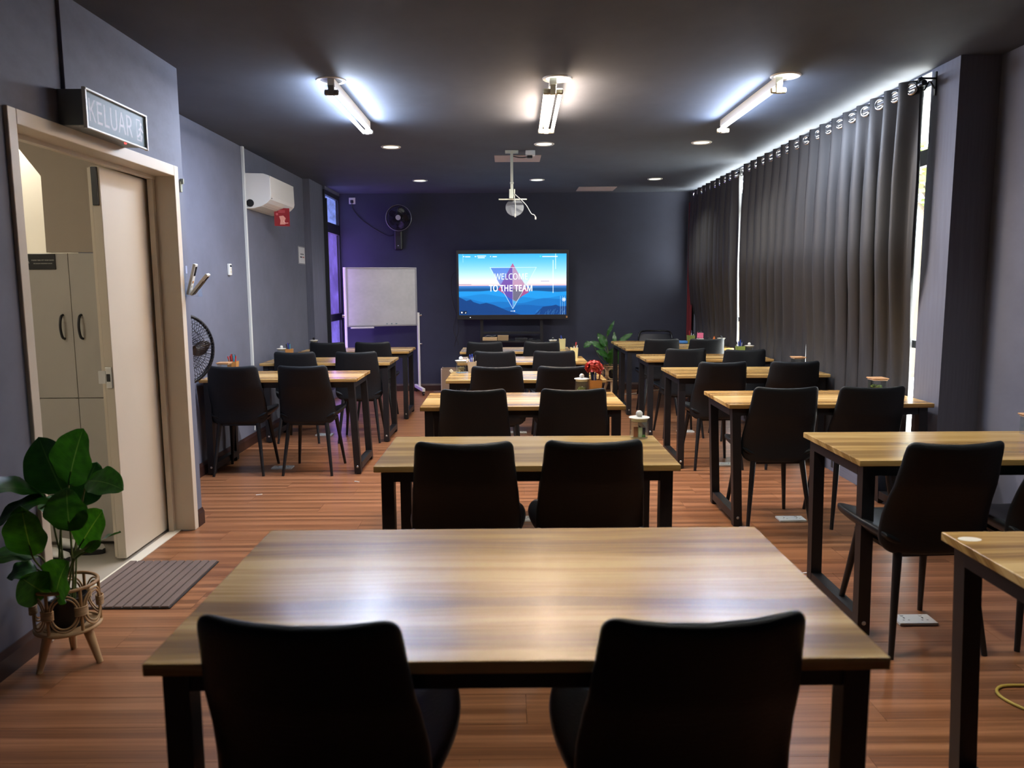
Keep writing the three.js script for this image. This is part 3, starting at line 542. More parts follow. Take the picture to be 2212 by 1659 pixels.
// ---------------------------------------------------------------- pedestal fan behind the wall end
function grilleFan(t, R, depth, blades) {                             // fan head round its own z axis, front at +z
  obj('rim', ring(R, 0.012, 48), M.black, t);
  const wires = [];
  for (let i = 0; i < 60; i++) { const a = i / 60 * Math.PI * 2, c = Math.cos(a), s = Math.sin(a); for (const q of [1, -1]) wires.push(tube([[c * R, s * R, 0], [c * R * 0.93, s * R * 0.93, q * depth * 0.55], [c * R * 0.6, s * R * 0.6, q * depth * 0.9], [c * R * 0.2, s * R * 0.2, q * depth]], 0.0016, 8, 4)); }
  for (const k of [0.35, 0.55, 0.78]) for (const q of [1, -1]) wires.push(ring(R * k, 0.0016, 36).translate(0, 0, q * depth * (k > 0.7 ? 0.76 : 0.93)));
  obj('grille', wires, M.blackGloss, t);
  const bl = (a) => { const g = grid((u, v) => { const r = 0.05 + (R * 0.86 - 0.05) * v, ww = 0.9 * (0.35 + 0.65 * Math.sin(Math.PI * Math.min(1, v * 0.8 + 0.2))), th = a + (u - 0.5) * ww; return V(r * Math.cos(th), r * Math.sin(th), (u - 0.5) * 0.05); }, 8, 8); return g; };
  for (let i = 0; i < blades; i++) obj('blade', bl(i / blades * Math.PI * 2), M.fanBlade ??= mat(lin(0.02, 0.022, 0.025), 0.3, { side: THREE.DoubleSide }), t);
}
{
  const t = thing('pedestal_fan', 'large black pedestal fan half hidden behind the wall end', 'fan', [-2.13, 0, -5.02]);
  const head = new THREE.Group(); head.name = 'fan_head'; head.position.set(0.02, 1.045, 0.0); head.rotation.y = 1.02; t.add(head);
  grilleFan(head, 0.225, 0.07, 3);
  obj('motor', [new THREE.CylinderGeometry(0.06, 0.075, 0.14, 24).rotateX(Math.PI / 2).translate(0.02, 1.045, 0).applyMatrix4(new THREE.Matrix4().makeTranslation(-0.12, 0, -0.06))], M.black, t);
  obj('pole', bar(V(-0.10, 0.03, -0.04), V(-0.10, 1.05, -0.04), 0.016, 0.014), M.black, t);
  obj('base', [lathe([[0, 0.035], [0.05, 0.033], [0.11, 0.022], [0.125, 0.012], [0.125, 0]], 32).translate(-0.10, 0, -0.03)], M.black, t);
}
// ---------------------------------------------------------------- back wall: fan, socket, whiteboard, screen, plant
{
  const t = thing('wall_fan', 'black round wall fan with a silver hub on the back wall', 'fan', [-1.45, 2.36, -10.7]);
  const head = new THREE.Group(); head.name = 'fan_head'; head.position.set(0, 0, 0.17); t.add(head);
  grilleFan(head, 0.168, 0.05, 5);
  obj('hub', [new THREE.CylinderGeometry(0.034, 0.034, 0.012, 24).rotateX(Math.PI / 2).translate(0, 0, 0.225)], mat(lin(0.5, 0.5, 0.5), 0.35, { metalness: 0.5 }), t);
  obj('trim_ring', ring(0.170, 0.004, 48).translate(0, 0, 0.183), mat(lin(0.35, 0.35, 0.38), 0.3, { metalness: 0.8 }), t);
  obj('motor', new THREE.CylinderGeometry(0.06, 0.07, 0.12, 24).rotateX(Math.PI / 2).translate(0, 0, 0.08), M.black, t);
  obj('wall_mount', [rbox(-0.058, 0.058, -0.42, -0.14, 0, 0.06, 0.028, 4).translate(-0.03, 0, 0), sqbar(V(-0.03, -0.22, 0.05), V(0, -0.02, 0.12), 0.05)], M.black, t);
  obj('switch', [new THREE.CylinderGeometry(0.007, 0.007, 0.006, 12).rotateX(Math.PI / 2).translate(-0.03, -0.36, 0.062)], M.white, t);
  const s = thing('wall_socket', 'white wall socket with a black plug near the ceiling', 'socket', [-2.097, 2.604, -10.7]);
  obj('plate', rbox(-0.043, 0.043, -0.043, 0.043, 0, 0.012, 0.004), M.whitePlastic, s);
  obj('plug', [rbox(-0.02, 0.02, -0.035, 0.008, 0.012, 0.045, 0.008, 3)], M.black, s);
  const c = obj('fan_cord', tube([[-2.097, 2.57, -10.67], [-2.09, 2.50, -10.685], [-2.0, 2.38, -10.69], [-1.85, 2.26, -10.69], [-1.68, 2.16, -10.685], [-1.60, 2.13, -10.67], [-1.52, 2.16, -10.66]], 0.006, 40, 6), M.black); tag(c, 'black cord from the wall socket to the wall fan', 'cord');
}
{
  const A = V(-2.118, 0, -10.13), B = V(-1.205, 0, -10.43), d = B.clone().sub(A), L = d.length(), turn = Math.atan2(-d.z, d.x);
  const t = thing('whiteboard', 'white board on a rolling stand under the wall fan', 'whiteboard', [A.x, 0, A.z], turn);
  const smudge = texture(256, 192, (u, v) => { const e = 0.5 + 0.25 * Math.sin(u * 5 + 1.4) ; const n = vnoise(u * 5, v * 5, 55, 5, 5) * 0.6 + vnoise(u * 30, v * 30, 56, 30, 30) * 0.4; const k = 226 + 16 * n; return [k - 2, k, k + 2]; });
  obj('board', rbox(0.03, L - 0.03, 0.94, 1.685, -0.008, 0.008, 0.002), mat(lin(0.62, 0.61, 0.60), 0.25, { map: smudge }), t);
  obj('board_frame', [rbox(0.012, L - 0.012, 1.68, 1.70, -0.014, 0.014, 0.003), rbox(0.012, L - 0.012, 0.925, 0.945, -0.014, 0.014, 0.003), rbox(0.012, 0.034, 0.925, 1.70, -0.014, 0.014, 0.003), rbox(L - 0.034, L - 0.012, 0.925, 1.70, -0.014, 0.014, 0.003)], mat(lin(0.32, 0.32, 0.33), 0.4, { metalness: 0.6 }), t);
  obj('pen_tray', rbox(0.06, 0.36, 0.905, 0.922, 0, 0.05, 0.003), M.whitePlastic, t);
  for (const x of [0, L]) {
    obj('post', rbox(x - 0.014, x + 0.014, 0.085, 1.10 + (x ? 0 : 0.6), -0.018, 0.018, 0.003), M.white, t);
    obj('foot', [rbox(x - 0.02, x + 0.02, 0.055, 0.10, -0.25, 0.27, 0.006)], M.white, t);
    obj('clamp_knob', [new THREE.CylinderGeometry(0.022, 0.022, 0.03, 16).rotateZ(Math.PI / 2).translate(x + (x ? 0.03 : -0.03), 1.07, 0), new THREE.CylinderGeometry(0.012, 0.012, 0.03, 12).rotateZ(Math.PI / 2).translate(x + (x ? 0.028 : -0.028), 0.68, 0)], M.chrome, t);
    for (const z of [-0.22, 0.24]) obj('caster', [new THREE.CylinderGeometry(0.026, 0.026, 0.022, 16).rotateZ(Math.PI / 2).translate(x, 0.026, z), box(x - 0.016, x + 0.016, 0.03, 0.058, z - 0.012, z + 0.012)], M.black, t);
  }
  for (let i = 0; i < 3; i++) obj('ink_mark', box(0.53 + i * 0.06, 0.545 + i * 0.065, 0.952, 0.962, 0.0082, 0.0086), mat(lin(0.05, 0.12, 0.16), 0.6), t);
}
{ // screen on its stand
  const W = 1024, Hh = 576;
  const art = canvas(W, Hh, (g) => {
    let s = g.createLinearGradient(0, 0, 0, 310); s.addColorStop(0, '#2cabf5'); s.addColorStop(0.45, '#8ed4fa'); s.addColorStop(0.8, '#e2f2fb'); s.addColorStop(0.95, '#f0c3c8'); s.addColorStop(1, '#d8a6c4');
    g.fillStyle = s; g.fillRect(0, 0, W, 310);
    s = g.createLinearGradient(0, 300, 0, Hh); s.addColorStop(0, '#4f86cf'); s.addColorStop(0.1, '#1b5c9e'); s.addColorStop(0.22, '#1d8fdd'); s.addColorStop(0.6, '#1d86d4'); s.addColorStop(1, '#0f58a8'); g.fillStyle = s; g.fillRect(0, 300, W, Hh);
    g.fillStyle = 'rgba(255,240,230,0.45)'; g.fillRect(0, 262, W, 26); g.fillStyle = 'rgba(130,110,150,0.55)'; g.fillRect(0, 284, 120, 7); g.fillRect(780, 256, 80, 6);
    const hill = (y, amp, col, k, jag = 0) => { g.fillStyle = col; g.beginPath(); g.moveTo(0, Hh); for (let x = 0; x <= W; x += 8) g.lineTo(x, y + amp * Math.sin(x * 0.006 + k) + amp * 0.45 * Math.sin(x * 0.017 + k * 2) + jag * (hash(x, 3, k * 10 | 0) - 0.5)); g.lineTo(W, Hh); g.fill(); };
    hill(326, 5, '#14518d', 1); hill(350, 7, '#1f93df', 2.2); hill(402, 16, '#1b82cf', 3.5); hill(440, 22, '#176fbd', 5.1); hill(500, 16, '#125fae', 0.4);
    g.fillStyle = '#123f7e'; g.beginPath(); g.moveTo(0, 405); for (const [x, y] of [[40, 425], [70, 440], [110, 430], [140, 455], [200, 470], [260, 462], [330, 480], [400, 510], [470, 540], [540, 560], [590, 576], [0, 576]]) g.lineTo(x, y + (x < 320 ? 6 * (hash(x, 1, 1) - 0.5) : 0)); g.fill();
    g.beginPath(); g.moveTo(720, 576); for (const [x, y] of [[760, 540], [800, 500], [850, 495], [890, 490], [925, 482], [960, 500], [1024, 495], [1024, 576]]) g.lineTo(x, y); g.fill();
    g.strokeStyle = 'rgba(120,190,240,0.4)'; g.lineWidth = 3; for (let i = 0; i < 26; i++) { const x = 730 + hash(i, 2, 4) * 290, y = 515 + hash(i, 5, 4) * 55; g.beginPath(); g.moveTo(x, y); g.lineTo(x - 14, y + 26); g.stroke(); }
    // crossed triangles
    const tri = (p, c) => { g.fillStyle = c; g.beginPath(); g.moveTo(...p[0]); g.lineTo(...p[1]); g.lineTo(...p[2]); g.closePath(); g.fill(); };
    g.fillStyle = 'rgba(200,60,110,0.75)'; g.beginPath(); for (const [x, y] of [[513, 88], [372, 342], [420, 370], [470, 410], [540, 450], [600, 400], [668, 362]]) g.lineTo(x, y); g.closePath(); g.fill();
    tri([[305, 132], [513, 132], [513, 515]], 'rgba(40,70,190,0.55)'); tri([[513, 132], [738, 132], [513, 515]], 'rgba(150,215,235,0.40)');
    g.fillStyle = 'rgba(70,80,90,0.55)'; g.beginPath(); for (const [x, y] of [[513, 330], [610, 345], [590, 400], [545, 448], [513, 430]]) g.lineTo(x, y); g.closePath(); g.fill();
    g.strokeStyle = 'rgba(225,245,255,0.85)'; g.lineWidth = 4; g.beginPath(); g.moveTo(298, 128); g.lineTo(738, 128); g.lineTo(513, 518); g.closePath(); g.stroke(); g.lineWidth = 2; g.beginPath(); g.moveTo(513, 128); g.lineTo(513, 500); g.stroke();
    g.textAlign = 'center'; g.fillStyle = '#eafdff'; g.font = '80px sans-serif'; g.save(); g.translate(500, 242); g.scale(0.86, 1); g.fillText('WELCOME', 0, 0); g.restore();
    g.fillStyle = '#ffffff'; g.save(); g.lineWidth = 2.5; g.strokeStyle = '#ffffff'; g.translate(496, 352); g.scale(0.86, 1); g.strokeText('TO THE TEAM', 0, 0); g.fillText('TO THE TEAM', 0, 0); g.restore();
    g.fillStyle = 'rgba(255,255,255,0.8)'; for (const [x, y, w] of [[45, 20, 12], [64, 22, 50], [155, 20, 14], [178, 16, 84], [184, 31, 66], [300, 20, 10], [324, 22, 40], [794, 23, 146]]) g.fillRect(x, y, w, 9); g.fillStyle = '#41f0e4'; g.fillRect(770, 20, 14, 12);
    g.fillStyle = 'rgba(235,250,255,0.75)'; g.fillRect(893, 60, 8, 310); g.fillRect(917, 0, 7, 145); g.fillStyle = 'rgba(235,250,255,0.35)'; g.fillRect(40, 0, 6, 80); for (const x of [965, 985, 1003]) g.fillRect(x, 400, 5, 176);
    g.fillStyle = '#ffffff'; for (const [x, r] of [[497, 4], [513, 4], [528, 6]]) { g.beginPath(); g.arc(x, 540, r, 0, 7); g.fill(); }
    g.lineWidth = 4; g.strokeStyle = '#fff'; g.beginPath(); g.arc(1000, 433, 15, 0, 7); g.stroke(); g.beginPath(); g.arc(1000, 433, 8, 0, 7); g.fill();
    g.fillStyle = '#0b1020'; g.fillRect(12, 538, 28, 28); g.fillRect(46, 538, 28, 28); g.fillStyle = '#e8eef8'; g.beginPath(); g.arc(26, 552, 8, 0, 7); g.fill(); g.beginPath(); g.moveTo(54, 560); g.lineTo(66, 544); g.lineTo(66, 560); g.fill();
  });
  const t = thing('display_screen', 'large screen reading WELCOME TO THE TEAM over blue mountains', 'screen', [0.07, 0, -10.4]);
  obj('casing', [rbox(-0.75, 0.75, 1.0, 1.925, -0.075, 0, 0.008, 3)], M.black, t);
  obj('bezel', [rbox(-0.747, 0.747, 1.872, 1.924, 0, 0.008, 0.003), rbox(-0.747, 0.747, 1.002, 1.064, 0, 0.008, 0.003), rbox(-0.747, -0.719, 1.06, 1.876, 0, 0.008, 0.003), rbox(0.719, 0.747, 1.06, 1.876, 0, 0.008, 0.003)], M.black, t);
  obj('screen', new THREE.PlaneGeometry(1.44, 0.81).translate(0, 1.468, 0.004), mat('#000000', 0.25, { emissive: lin(1, 1, 1), emissiveIntensity: 1.2, emissiveMap: art }), t);
  obj('power_light', new THREE.SphereGeometry(0.006, 8, 6).translate(-0.57, 1.03, 0.008), mat('#ffffff', 0.4, { emissive: lin(0.8, 0.9, 1), emissiveIntensity: 1.5 }), t);
  obj('corner_sticker', rbox(0.715, 0.735, 1.02, 1.045, 0.008, 0.0095, 0.0005), M.bamboo, t);
  rectLight([0.30, 0.62, 1.0], 0.7, 1.43, 0.80, V(0.07, 1.468, -10.385), V(0, 0, 1));
  const s = thing('screen_stand', 'black rolling floor stand under the large screen', 'stand', [0.055, 0, -10.46]);
  for (const x of [-0.407, 0.405]) {
    obj('upright', rbox(x - 0.022, x + 0.022, 0.08, 1.55, -0.07, -0.02, 0.003), M.black, s);
    obj('foot', rbox(x - 0.03, x + 0.03, 0.05, 0.09, -0.17, 0.34, 0.006), M.black, s);
    for (const z of [-0.14, 0.31]) obj('caster', new THREE.CylinderGeometry(0.025, 0.025, 0.025, 16).rotateZ(Math.PI / 2).translate(x, 0.025, z), M.black, s);
  }
  obj('cross_bar', [rbox(-0.385, 0.385, 0.80, 0.83, -0.06, -0.03, 0.002), rbox(-0.385, 0.385, 0.2, 0.24, -0.06, -0.03, 0.002)], M.black, s);
  obj('shelf', rbox(-0.385, 0.385, 0.70, 0.725, -0.10, 0.20, 0.003), M.black, s);
  const bx = (name, label, cat, x0, x1, y0, y1, m) => tag(obj(name, rbox(x0, x1, y0, y1, -10.42, -10.28, 0.003), m), label, cat, 'things on the screen stand shelf');
  bx('folded_board', 'pale wooden board lying on the screen stand shelf', 'board', -0.335, -0.14, 0.725, 0.765, M.paleWood);
  bx('cardboard_box', 'small brown box beside the pale board under the screen', 'box', -0.135, 0.01, 0.725, 0.79, mat(lin(0.30, 0.20, 0.10), 0.7));
  const mp = obj('cable_heap', [tube([[-0.31, 0.771, -10.34], [-0.27, 0.79, -10.33], [-0.2, 0.777, -10.36], [-0.16, 0.79, -10.34], [-0.22, 0.776, -10.31]], 0.006, 30, 6)], mat(lin(0.12, 0.12, 0.13), 0.5)); tag(mp, 'dark coiled cable lying on the pale board under the screen', 'cable');
  const mb = obj('media_box', [rbox(0.10, 0.26, 0.725, 0.755, -10.40, -10.30, 0.004), rbox(0.28, 0.34, 0.725, 0.745, -10.40, -10.33, 0.004)], M.black); tag(mb, 'flat black device on the screen stand shelf', 'device');
  const c = obj('screen_cable', [tube([[-0.66, 1.66, -10.44], [-0.735, 1.60, -10.46], [-0.755, 1.40, -10.47], [-0.73, 1.2, -10.47], [-0.69, 1.05, -10.46], [-0.71, 0.85, -10.45], [-0.70, 0.70, -10.45]], 0.006, 40, 6), tube([[-0.68, 1.02, -10.45], [-0.665, 0.85, -10.44], [-0.70, 0.74, -10.44], [-0.725, 0.64, -10.44]], 0.006, 24, 6), tube([[-0.70, 1.03, -10.44], [-0.73, 0.85, -10.43], [-0.68, 0.72, -10.43], [-0.67, 0.66, -10.43]], 0.006, 24, 6)], M.black); tag(c, 'black cables dangling from the edge of the screen', 'cable');
  const b = thing('carton', 'open brown cardboard carton on the floor below the screen', 'carton', [-0.74, 0, -10.42]);
  const cb = mat(lin(0.30, 0.20, 0.13), 0.8);
  obj('side', [rbox(-0.16, -0.15, 0.002, 0.35, -0.12, 0.12, 0.002)], mat(lin(0.52, 0.42, 0.36), 0.8), b);
  obj('side', [rbox(0.15, 0.16, 0.002, 0.35, -0.12, 0.12, 0.002)], cb, b); obj('side', [rbox(-0.15, 0.15, 0.002, 0.345, -0.12, -0.11, 0.002)], cb, b); obj('side', [rbox(-0.15, 0.15, 0.002, 0.345, 0.11, 0.12, 0.002)], cb, b); obj('bottom', [rbox(-0.15, 0.15, 0.002, 0.01, -0.11, 0.11, 0.002)], cb, b);
}
// ---------------------------------------------------------------- projector bracket
{
  const pw = mat(lin(0.42, 0.45, 0.38), 0.5);
  const t = thing('projector_bracket', 'white ceiling pole bracket with cross arms, projector missing', 'bracket', [0.048, 0, -7.44]);
  obj('ceiling_plate', rbox(-0.062, 0.062, 2.685, 2.70, -0.05, 0.05, 0.003), pw, t);
  obj('pole', [sqbar(V(0, 2.34, 0), V(0, 2.69, 0), 0.026), rbox(-0.018, 0.018, 2.40, 2.415, -0.018, 0.018, 0.003)], pw, t);
  obj('head', [rbox(-0.026, 0.014, 2.262, 2.35, -0.02, 0.024, 0.003), rbox(0.018, 0.030, 2.27, 2.35, -0.02, 0.02, 0.003), sqbar(V(0, 2.26, 0), V(0, 2.40, 0), 0.02)], pw, t);
  obj('cross_arm', [rbox(-0.125, 0.14, 2.252, 2.263, -0.008, 0.008, 0.002)], mat(lin(0.62, 0.60, 0.46), 0.5), t);
  obj('tilt_disc', new THREE.CylinderGeometry(0.086, 0.086, 0.008, 36).rotateX(Math.PI / 2 - 0.25).translate(0.026, 2.185, -0.03), mat(lin(0.10, 0.105, 0.12), 0.5), t);
  const c1 = obj('projector_cable', [tube([[0.066, 2.30, -7.42], [0.075, 2.25, -7.40], [0.08, 2.18, -7.395], [0.078, 2.12, -7.395]], 0.004, 20, 6), rbox(0.070, 0.086, 2.088, 2.122, -7.402, -7.39, 0.003)], mat(lin(0.35, 0.35, 0.33), 0.5)); tag(c1, 'short grey cable with plug dangling straight from the bracket', 'cable', 'cables on the projector bracket');
  const c2 = obj('projector_cable', [tube([[0.066, 2.31, -7.42], [0.11, 2.27, -7.40], [0.18, 2.2, -7.40], [0.235, 2.115, -7.40], [0.255, 2.11, -7.40], [0.27, 2.085, -7.40]], 0.005, 28, 6), rbox(0.262, 0.277, 2.066, 2.09, -7.407, -7.393, 0.002)], mat(lin(0.32, 0.32, 0.31), 0.5)); tag(c2, 'grey cable hanging diagonally from the projector bracket', 'cable', 'cables on the projector bracket');
  const s = thing('ceiling_socket', 'white ceiling socket box with a black plug beside the bracket', 'socket', [0.222, H, -7.44]);
  obj('box', rbox(-0.045, 0.045, -0.042, 0, -0.045, 0.045, 0.004), M.whitePlastic, s);
  obj('plug', [rbox(-0.03, 0.02, -0.066, -0.042, -0.015, 0.02, 0.006), tube([[-0.03, -0.055, 0], [-0.08, -0.06, 0], [-0.13, -0.055, 0], [-0.165, -0.045, 0]], 0.005, 20, 6)], M.black, s);
}

// ---------------------------------------------------------------- plants
const leafTex = texture(128, 256, (u, v) => {
  const a = Math.abs(u - 0.5) * 2, rib = Math.max(0, 1 - a * 22), q = (v * 15 - a * 2.6) % 1, vein = Math.max(0, 1 - Math.abs(((q + 1) % 1) - 0.5) * 16) * (a < 0.95 ? 1 : 0), n = vnoise(u * 8, v * 14, 77, 8, 14);
  return mixc(mixc([38, 92, 26], [58, 122, 28], n), [140, 170, 90], Math.min(1, rib * 0.8 + vein * 0.22));
});
const leafMats = [mat(lin(0.66, 0.68, 0.5), 1, { map: leafTex, side: THREE.DoubleSide, transmission: 0.4, thickness: 0 }), mat(lin(0.42, 0.50, 0.55), 0.34, { map: leafTex, side: THREE.DoubleSide }), mat(lin(1.05, 0.98, 0.4), 1, { map: leafTex, side: THREE.DoubleSide, transmission: 0.5, thickness: 0 })];
function leaf(base, tip, width, hint, kind, arch, parent, cup = 0.18) {
  const mid = base.clone().lerp(tip, 0.5).addScaledVector(hint, arch), cv = new THREE.QuadraticBezierCurve3(base, mid, tip), ph = rnd() * 6;
  return obj('leaf', grid((u, v) => {
    const p = cv.getPoint(v), tg = cv.getTangent(v), sd = tg.clone().cross(hint).normalize(), nn = sd.clone().cross(tg).normalize();
    const w = width / 2 * Math.pow(Math.max(0, Math.sin(Math.PI * Math.pow(v, 0.85))), 0.66) * (1 - 0.12 * v), s = (u - 0.5) * 2;
    return p.addScaledVector(sd, s * w).addScaledVector(nn, s * s * w * cup + 0.006 * Math.sin(v * 17 + ph) * s * s);
  }, 8, 16), leafMats[kind], parent);
}
function rattanStand(name, label, at, k, turn, tilt = 0) {
  const t = thing(name, label, 'plant stand', at, turn);
  const R = 0.112 * k, y0 = 0.150 * k, y1 = 0.318 * k;
  obj('rim', ring(R, 0.0065 * k, 40).rotateX(Math.PI / 2).translate(0, y1, 0), M.rattan, t);
  obj('base_ring', [ring(R, 0.0075 * k, 40).rotateX(Math.PI / 2).translate(0, y0, 0), new THREE.CylinderGeometry(R, R, 0.008, 36).translate(0, y0 - 0.002, 0)], M.rattanPale, t);
  const n = 6;
  for (let i = 0; i < n; i++) {
    const a = (i + 0.5) / n * Math.PI * 2;
    obj('upright', bar(V(R * Math.cos(a), y0, R * Math.sin(a)), V(R * Math.cos(a), y1, R * Math.sin(a)), 0.0058 * k), M.rattan, t);
    const b = i / n * Math.PI * 2, loop = (q, hh) => { const pts = []; for (let j = 0; j < 20; j++) { const e = j / 20 * Math.PI * 2, th = b + q * Math.cos(e); pts.push(V(R * 1.01 * Math.cos(th), (y0 + y1) / 2 + hh * Math.sin(e), R * 1.01 * Math.sin(th))); } return tube(pts, 0.0036 * k, 44, 6, true); };
    obj('loop', [loop(0.47, 0.070 * k), loop(0.39, 0.058 * k)], M.rattanPale, t);
    const wrap = []; for (let j = -3; j <= 3; j++) { const g = ring(0.0125 * k, 0.0026 * k, 14).rotateX(Math.PI / 2).scale(1.7, 1, 1); g.rotateY(-a + Math.PI / 2); wrap.push(g.translate(R * 1.005 * Math.cos(a), (y0 + y1) / 2 + j * 0.0052 * k, R * 1.005 * Math.sin(a))); }
    obj('binding', wrap, M.rattanPale, t);
  }
  for (let i = 0; i < 3; i++) { const a = i / 3 * Math.PI * 2; obj('leg', bar(V(0.118 * k * Math.cos(a), 0, 0.118 * k * Math.sin(a)), V(0.072 * k * Math.cos(a), y0, 0.072 * k * Math.sin(a)), 0.0115 * k, 0.019 * k, 14), M.paleWood, t); }
  return t;
}
function pot(at, k, label) {
  const t = thing('plant_pot', label, 'pot', at);
  obj('body', lathe([[0, 0], [0.062 * k, 0], [0.073 * k, 0.115 * k], [0.070 * k, 0.118 * k], [0.060 * k, 0.09 * k], [0, 0.09 * k]], 32), M.black, t);
  obj('soil', cyl(0, 0.088 * k, 0, 0.062 * k, 0.008 * k), M.soil, t);
}
{
  const X = -1.714, Z = -2.866;
  rattanStand('plant_stand', 'round rattan plant stand on three wooden legs beside the doormat', [X, 0, Z], 1, -0.09);
  pot([X, 0.153, Z], 1, 'black pot inside the rattan stand beside the doormat');
  const t = thing('potted_plant', 'broad leaved green plant in the rattan stand next to the door', 'plant', [X, 0, Z]);
  const P = (x, y, z) => V(x - X, y, z - Z);
  seed = 77;
  // base, tip, width, facing, tone, arch, cup
  const L = [
    [P(-1.655, 0.715, -2.84), P(-1.562, 0.935, -2.80), 0.145, V(-0.1, 0.25, 1), 0, 0.015],
    [P(-1.715, 0.665, -2.90), P(-1.790, 0.885, -2.90), 0.150, V(0.25, 0.3, 1), 1, 0.02],
    [P(-1.765, 0.675, -2.86), P(-1.865, 0.745, -2.62), 0.110, V(0.3, 1, 0.35), 1, 0.05],
    [P(-1.695, 0.655, -2.82), P(-1.868, 0.575, -2.70), 0.070, V(0.1, 1, 0.4), 1, 0.09],
    [P(-1.750, 0.470, -2.74), P(-1.762, 0.668, -2.72), 0.130, V(0, 0.1, 1), 2, 0.01],
    [P(-1.640, 0.548, -2.80), P(-1.628, 0.718, -2.78), 0.130, V(0.1, 0.15, 1), 0, 0.015],
    [P(-1.612, 0.482, -2.80), P(-1.488, 0.640, -2.76), 0.125, V(-0.2, 0.2, 1), 2, 0.01],
    [P(-1.612, 0.712, -2.90), P(-1.470, 0.680, -2.88), 0.100, V(0.25, 0.75, 0.8), 0, 0.05],
    [P(-1.630, 0.44, -2.80), P(-1.440, 0.545, -2.78), 0.085, V(-0.5, 1, -0.12), 0, 0.02],
    [P(-1.700, 0.300, -2.78), P(-1.622, 0.450, -2.74), 0.150, V(-0.45, 0.3, 1), 2, 0.02],
    [P(-1.735, 0.300, -2.79), P(-1.800, 0.390, -2.74), 0.120, V(0.4, 0.3, 1), 2, 0.02],
    [P(-1.775, 0.398, -2.80), P(-1.862, 0.378, -2.76), 0.080, V(0.1, 1, 0.5), 1, 0.03],
    [P(-1.765, 0.452, -2.80), P(-1.866, 0.490, -2.62), 0.070, V(0.6, 1, 0.05), 0, 0.03],
    [P(-1.690, 0.600, -2.96), P(-1.640, 0.760, -3.02), 0.120, V(0.2, 0.3, 1), 1, 0.02],
    [P(-1.760, 0.560, -2.95), P(-1.830, 0.620, -3.02), 0.110, V(0.5, 0.7, 0.6), 1, 0.03],
  ];
  L.forEach(([b, e, w, h, k, a], i) => {
    leaf(b, e, w * 1.30, h.normalize(), k, a, t);
    const r = P(X + 0.03 * Math.cos(i * 2.4), 0.245, Z + 0.03 * Math.sin(i * 2.4));
    obj('stem', tube([r, r.clone().lerp(b, 0.5).add(V(0, 0.02, 0)), b, b.clone().lerp(e, 0.25)], 0.0035, 14, 6), M.stem, t);
  });
}
{
  const X = 1.42, Z = -10.40;
  rattanStand('plant_stand', 'small rattan plant stand against the back wall', [X, 0, Z], 1.15, 0.3);
  pot([X, 0.176, Z], 1.15, 'black pot inside the rattan stand at the back wall');
  const t = thing('potted_plant', 'dark green leafy plant against the back wall beside the desks', 'plant', [X, 0, Z]);
  seed = 91;
  const Q = [[-0.08, 0.76, -0.02, 0.02, 0.98, 0.0, 0.055, 0], [-0.11, 0.60, 0.05, -0.32, 0.70, 0.05, 0.10, 1], [-0.09, 0.63, 0.06, -0.21, 0.81, 0.02, 0.11, 0], [0.02, 0.62, 0.05, 0.02, 0.83, -0.05, 0.06, 1], [0.07, 0.68, 0.03, 0.26, 0.81, 0.05, 0.08, 0], [-0.07, 0.50, 0.08, -0.24, 0.58, 0.12, 0.10, 1], [-0.03, 0.40, 0.10, -0.02, 0.62, 0.15, 0.14, 0], [0.04, 0.40, 0.08, 0.10, 0.60, 0.10, 0.13, 1], [-0.06, 0.42, 0.05, -0.16, 0.50, 0.15, 0.09, 1], [-0.3, 0.69, 0.05, -0.40, 0.62, 0.06, 0.09, 0]];
  for (const [a, b, c, d, e, f, w] of Q) { leaf(V(a, b, c), V(d, e, f), w, V(-0.2 + rnd() * 0.4, 0.6, 0.8).normalize(), 1, 0.02, t); obj('stem', tube([V(0, 0.28, 0), V(a * 0.6, b * 0.7, c), V(a, b, c), V(a, b, c).lerp(V(d, e, f), 0.3)], 0.004, 12, 6), M.stem, t); }
}
// ---------------------------------------------------------------- doormat, floor sockets, cables, scraps
{
  const t = thing('doormat', 'grey ribbed doormat with dark lines in front of the door', 'doormat', [-1.775, 0.0, -3.652]);
  const felt = mat(lin(0.34, 0.29, 0.28), 0.95, { map: rep(feltTex, 2, 6) });
  obj('backing', rbox(-0.235, 0.235, 0.001, 0.006, -0.30, 0.30, 0.002), mat(lin(0.02, 0.016, 0.016), 0.9), t);
  for (let i = 0; i < 11; i++) obj('rib', rbox(-0.233 + i * 0.0425, -0.233 + i * 0.0425 + 0.0355, 0.004, 0.013, -0.298, 0.298, 0.003), felt, t);
}
function floorSocket(x, z, label) {
  const t = thing('floor_socket', label, 'socket', [x, 0, z], 0, 'white double floor sockets');
  obj('plate', rbox(-0.082, 0.082, 0, 0.012, -0.046, 0.046, 0.003), M.whitePlastic, t);
  for (const s of [-0.04, 0.04]) { obj('switch', rbox(s - 0.006, s + 0.006, 0.011, 0.015, -0.036, -0.024, 0.001), M.white, t); obj('pin_hole', [box(s - 0.003, s + 0.003, 0.0115, 0.0124, -0.014, -0.002), box(s - 0.015, s - 0.007, 0.0115, 0.0124, 0.012, 0.016), box(s + 0.007, s + 0.015, 0.0115, 0.0124, 0.012, 0.016)], M.black, t); }
}
floorSocket(1.745, -3.163, 'white double floor socket by the sixth desk of the curtain row');
floorSocket(1.745, -4.62, 'white double floor socket under the fifth desk of the curtain row');
floorSocket(1.745, -6.10, 'white double floor socket under the fourth desk of the curtain row');
floorSocket(1.755, -7.52, 'white double floor socket under the third desk of the curtain row');
floorSocket(-1.82, -6.09, 'white double floor socket under the third air conditioner row desk');
floorSocket(-1.81, -7.48, 'white double floor socket under the second air conditioner row desk');
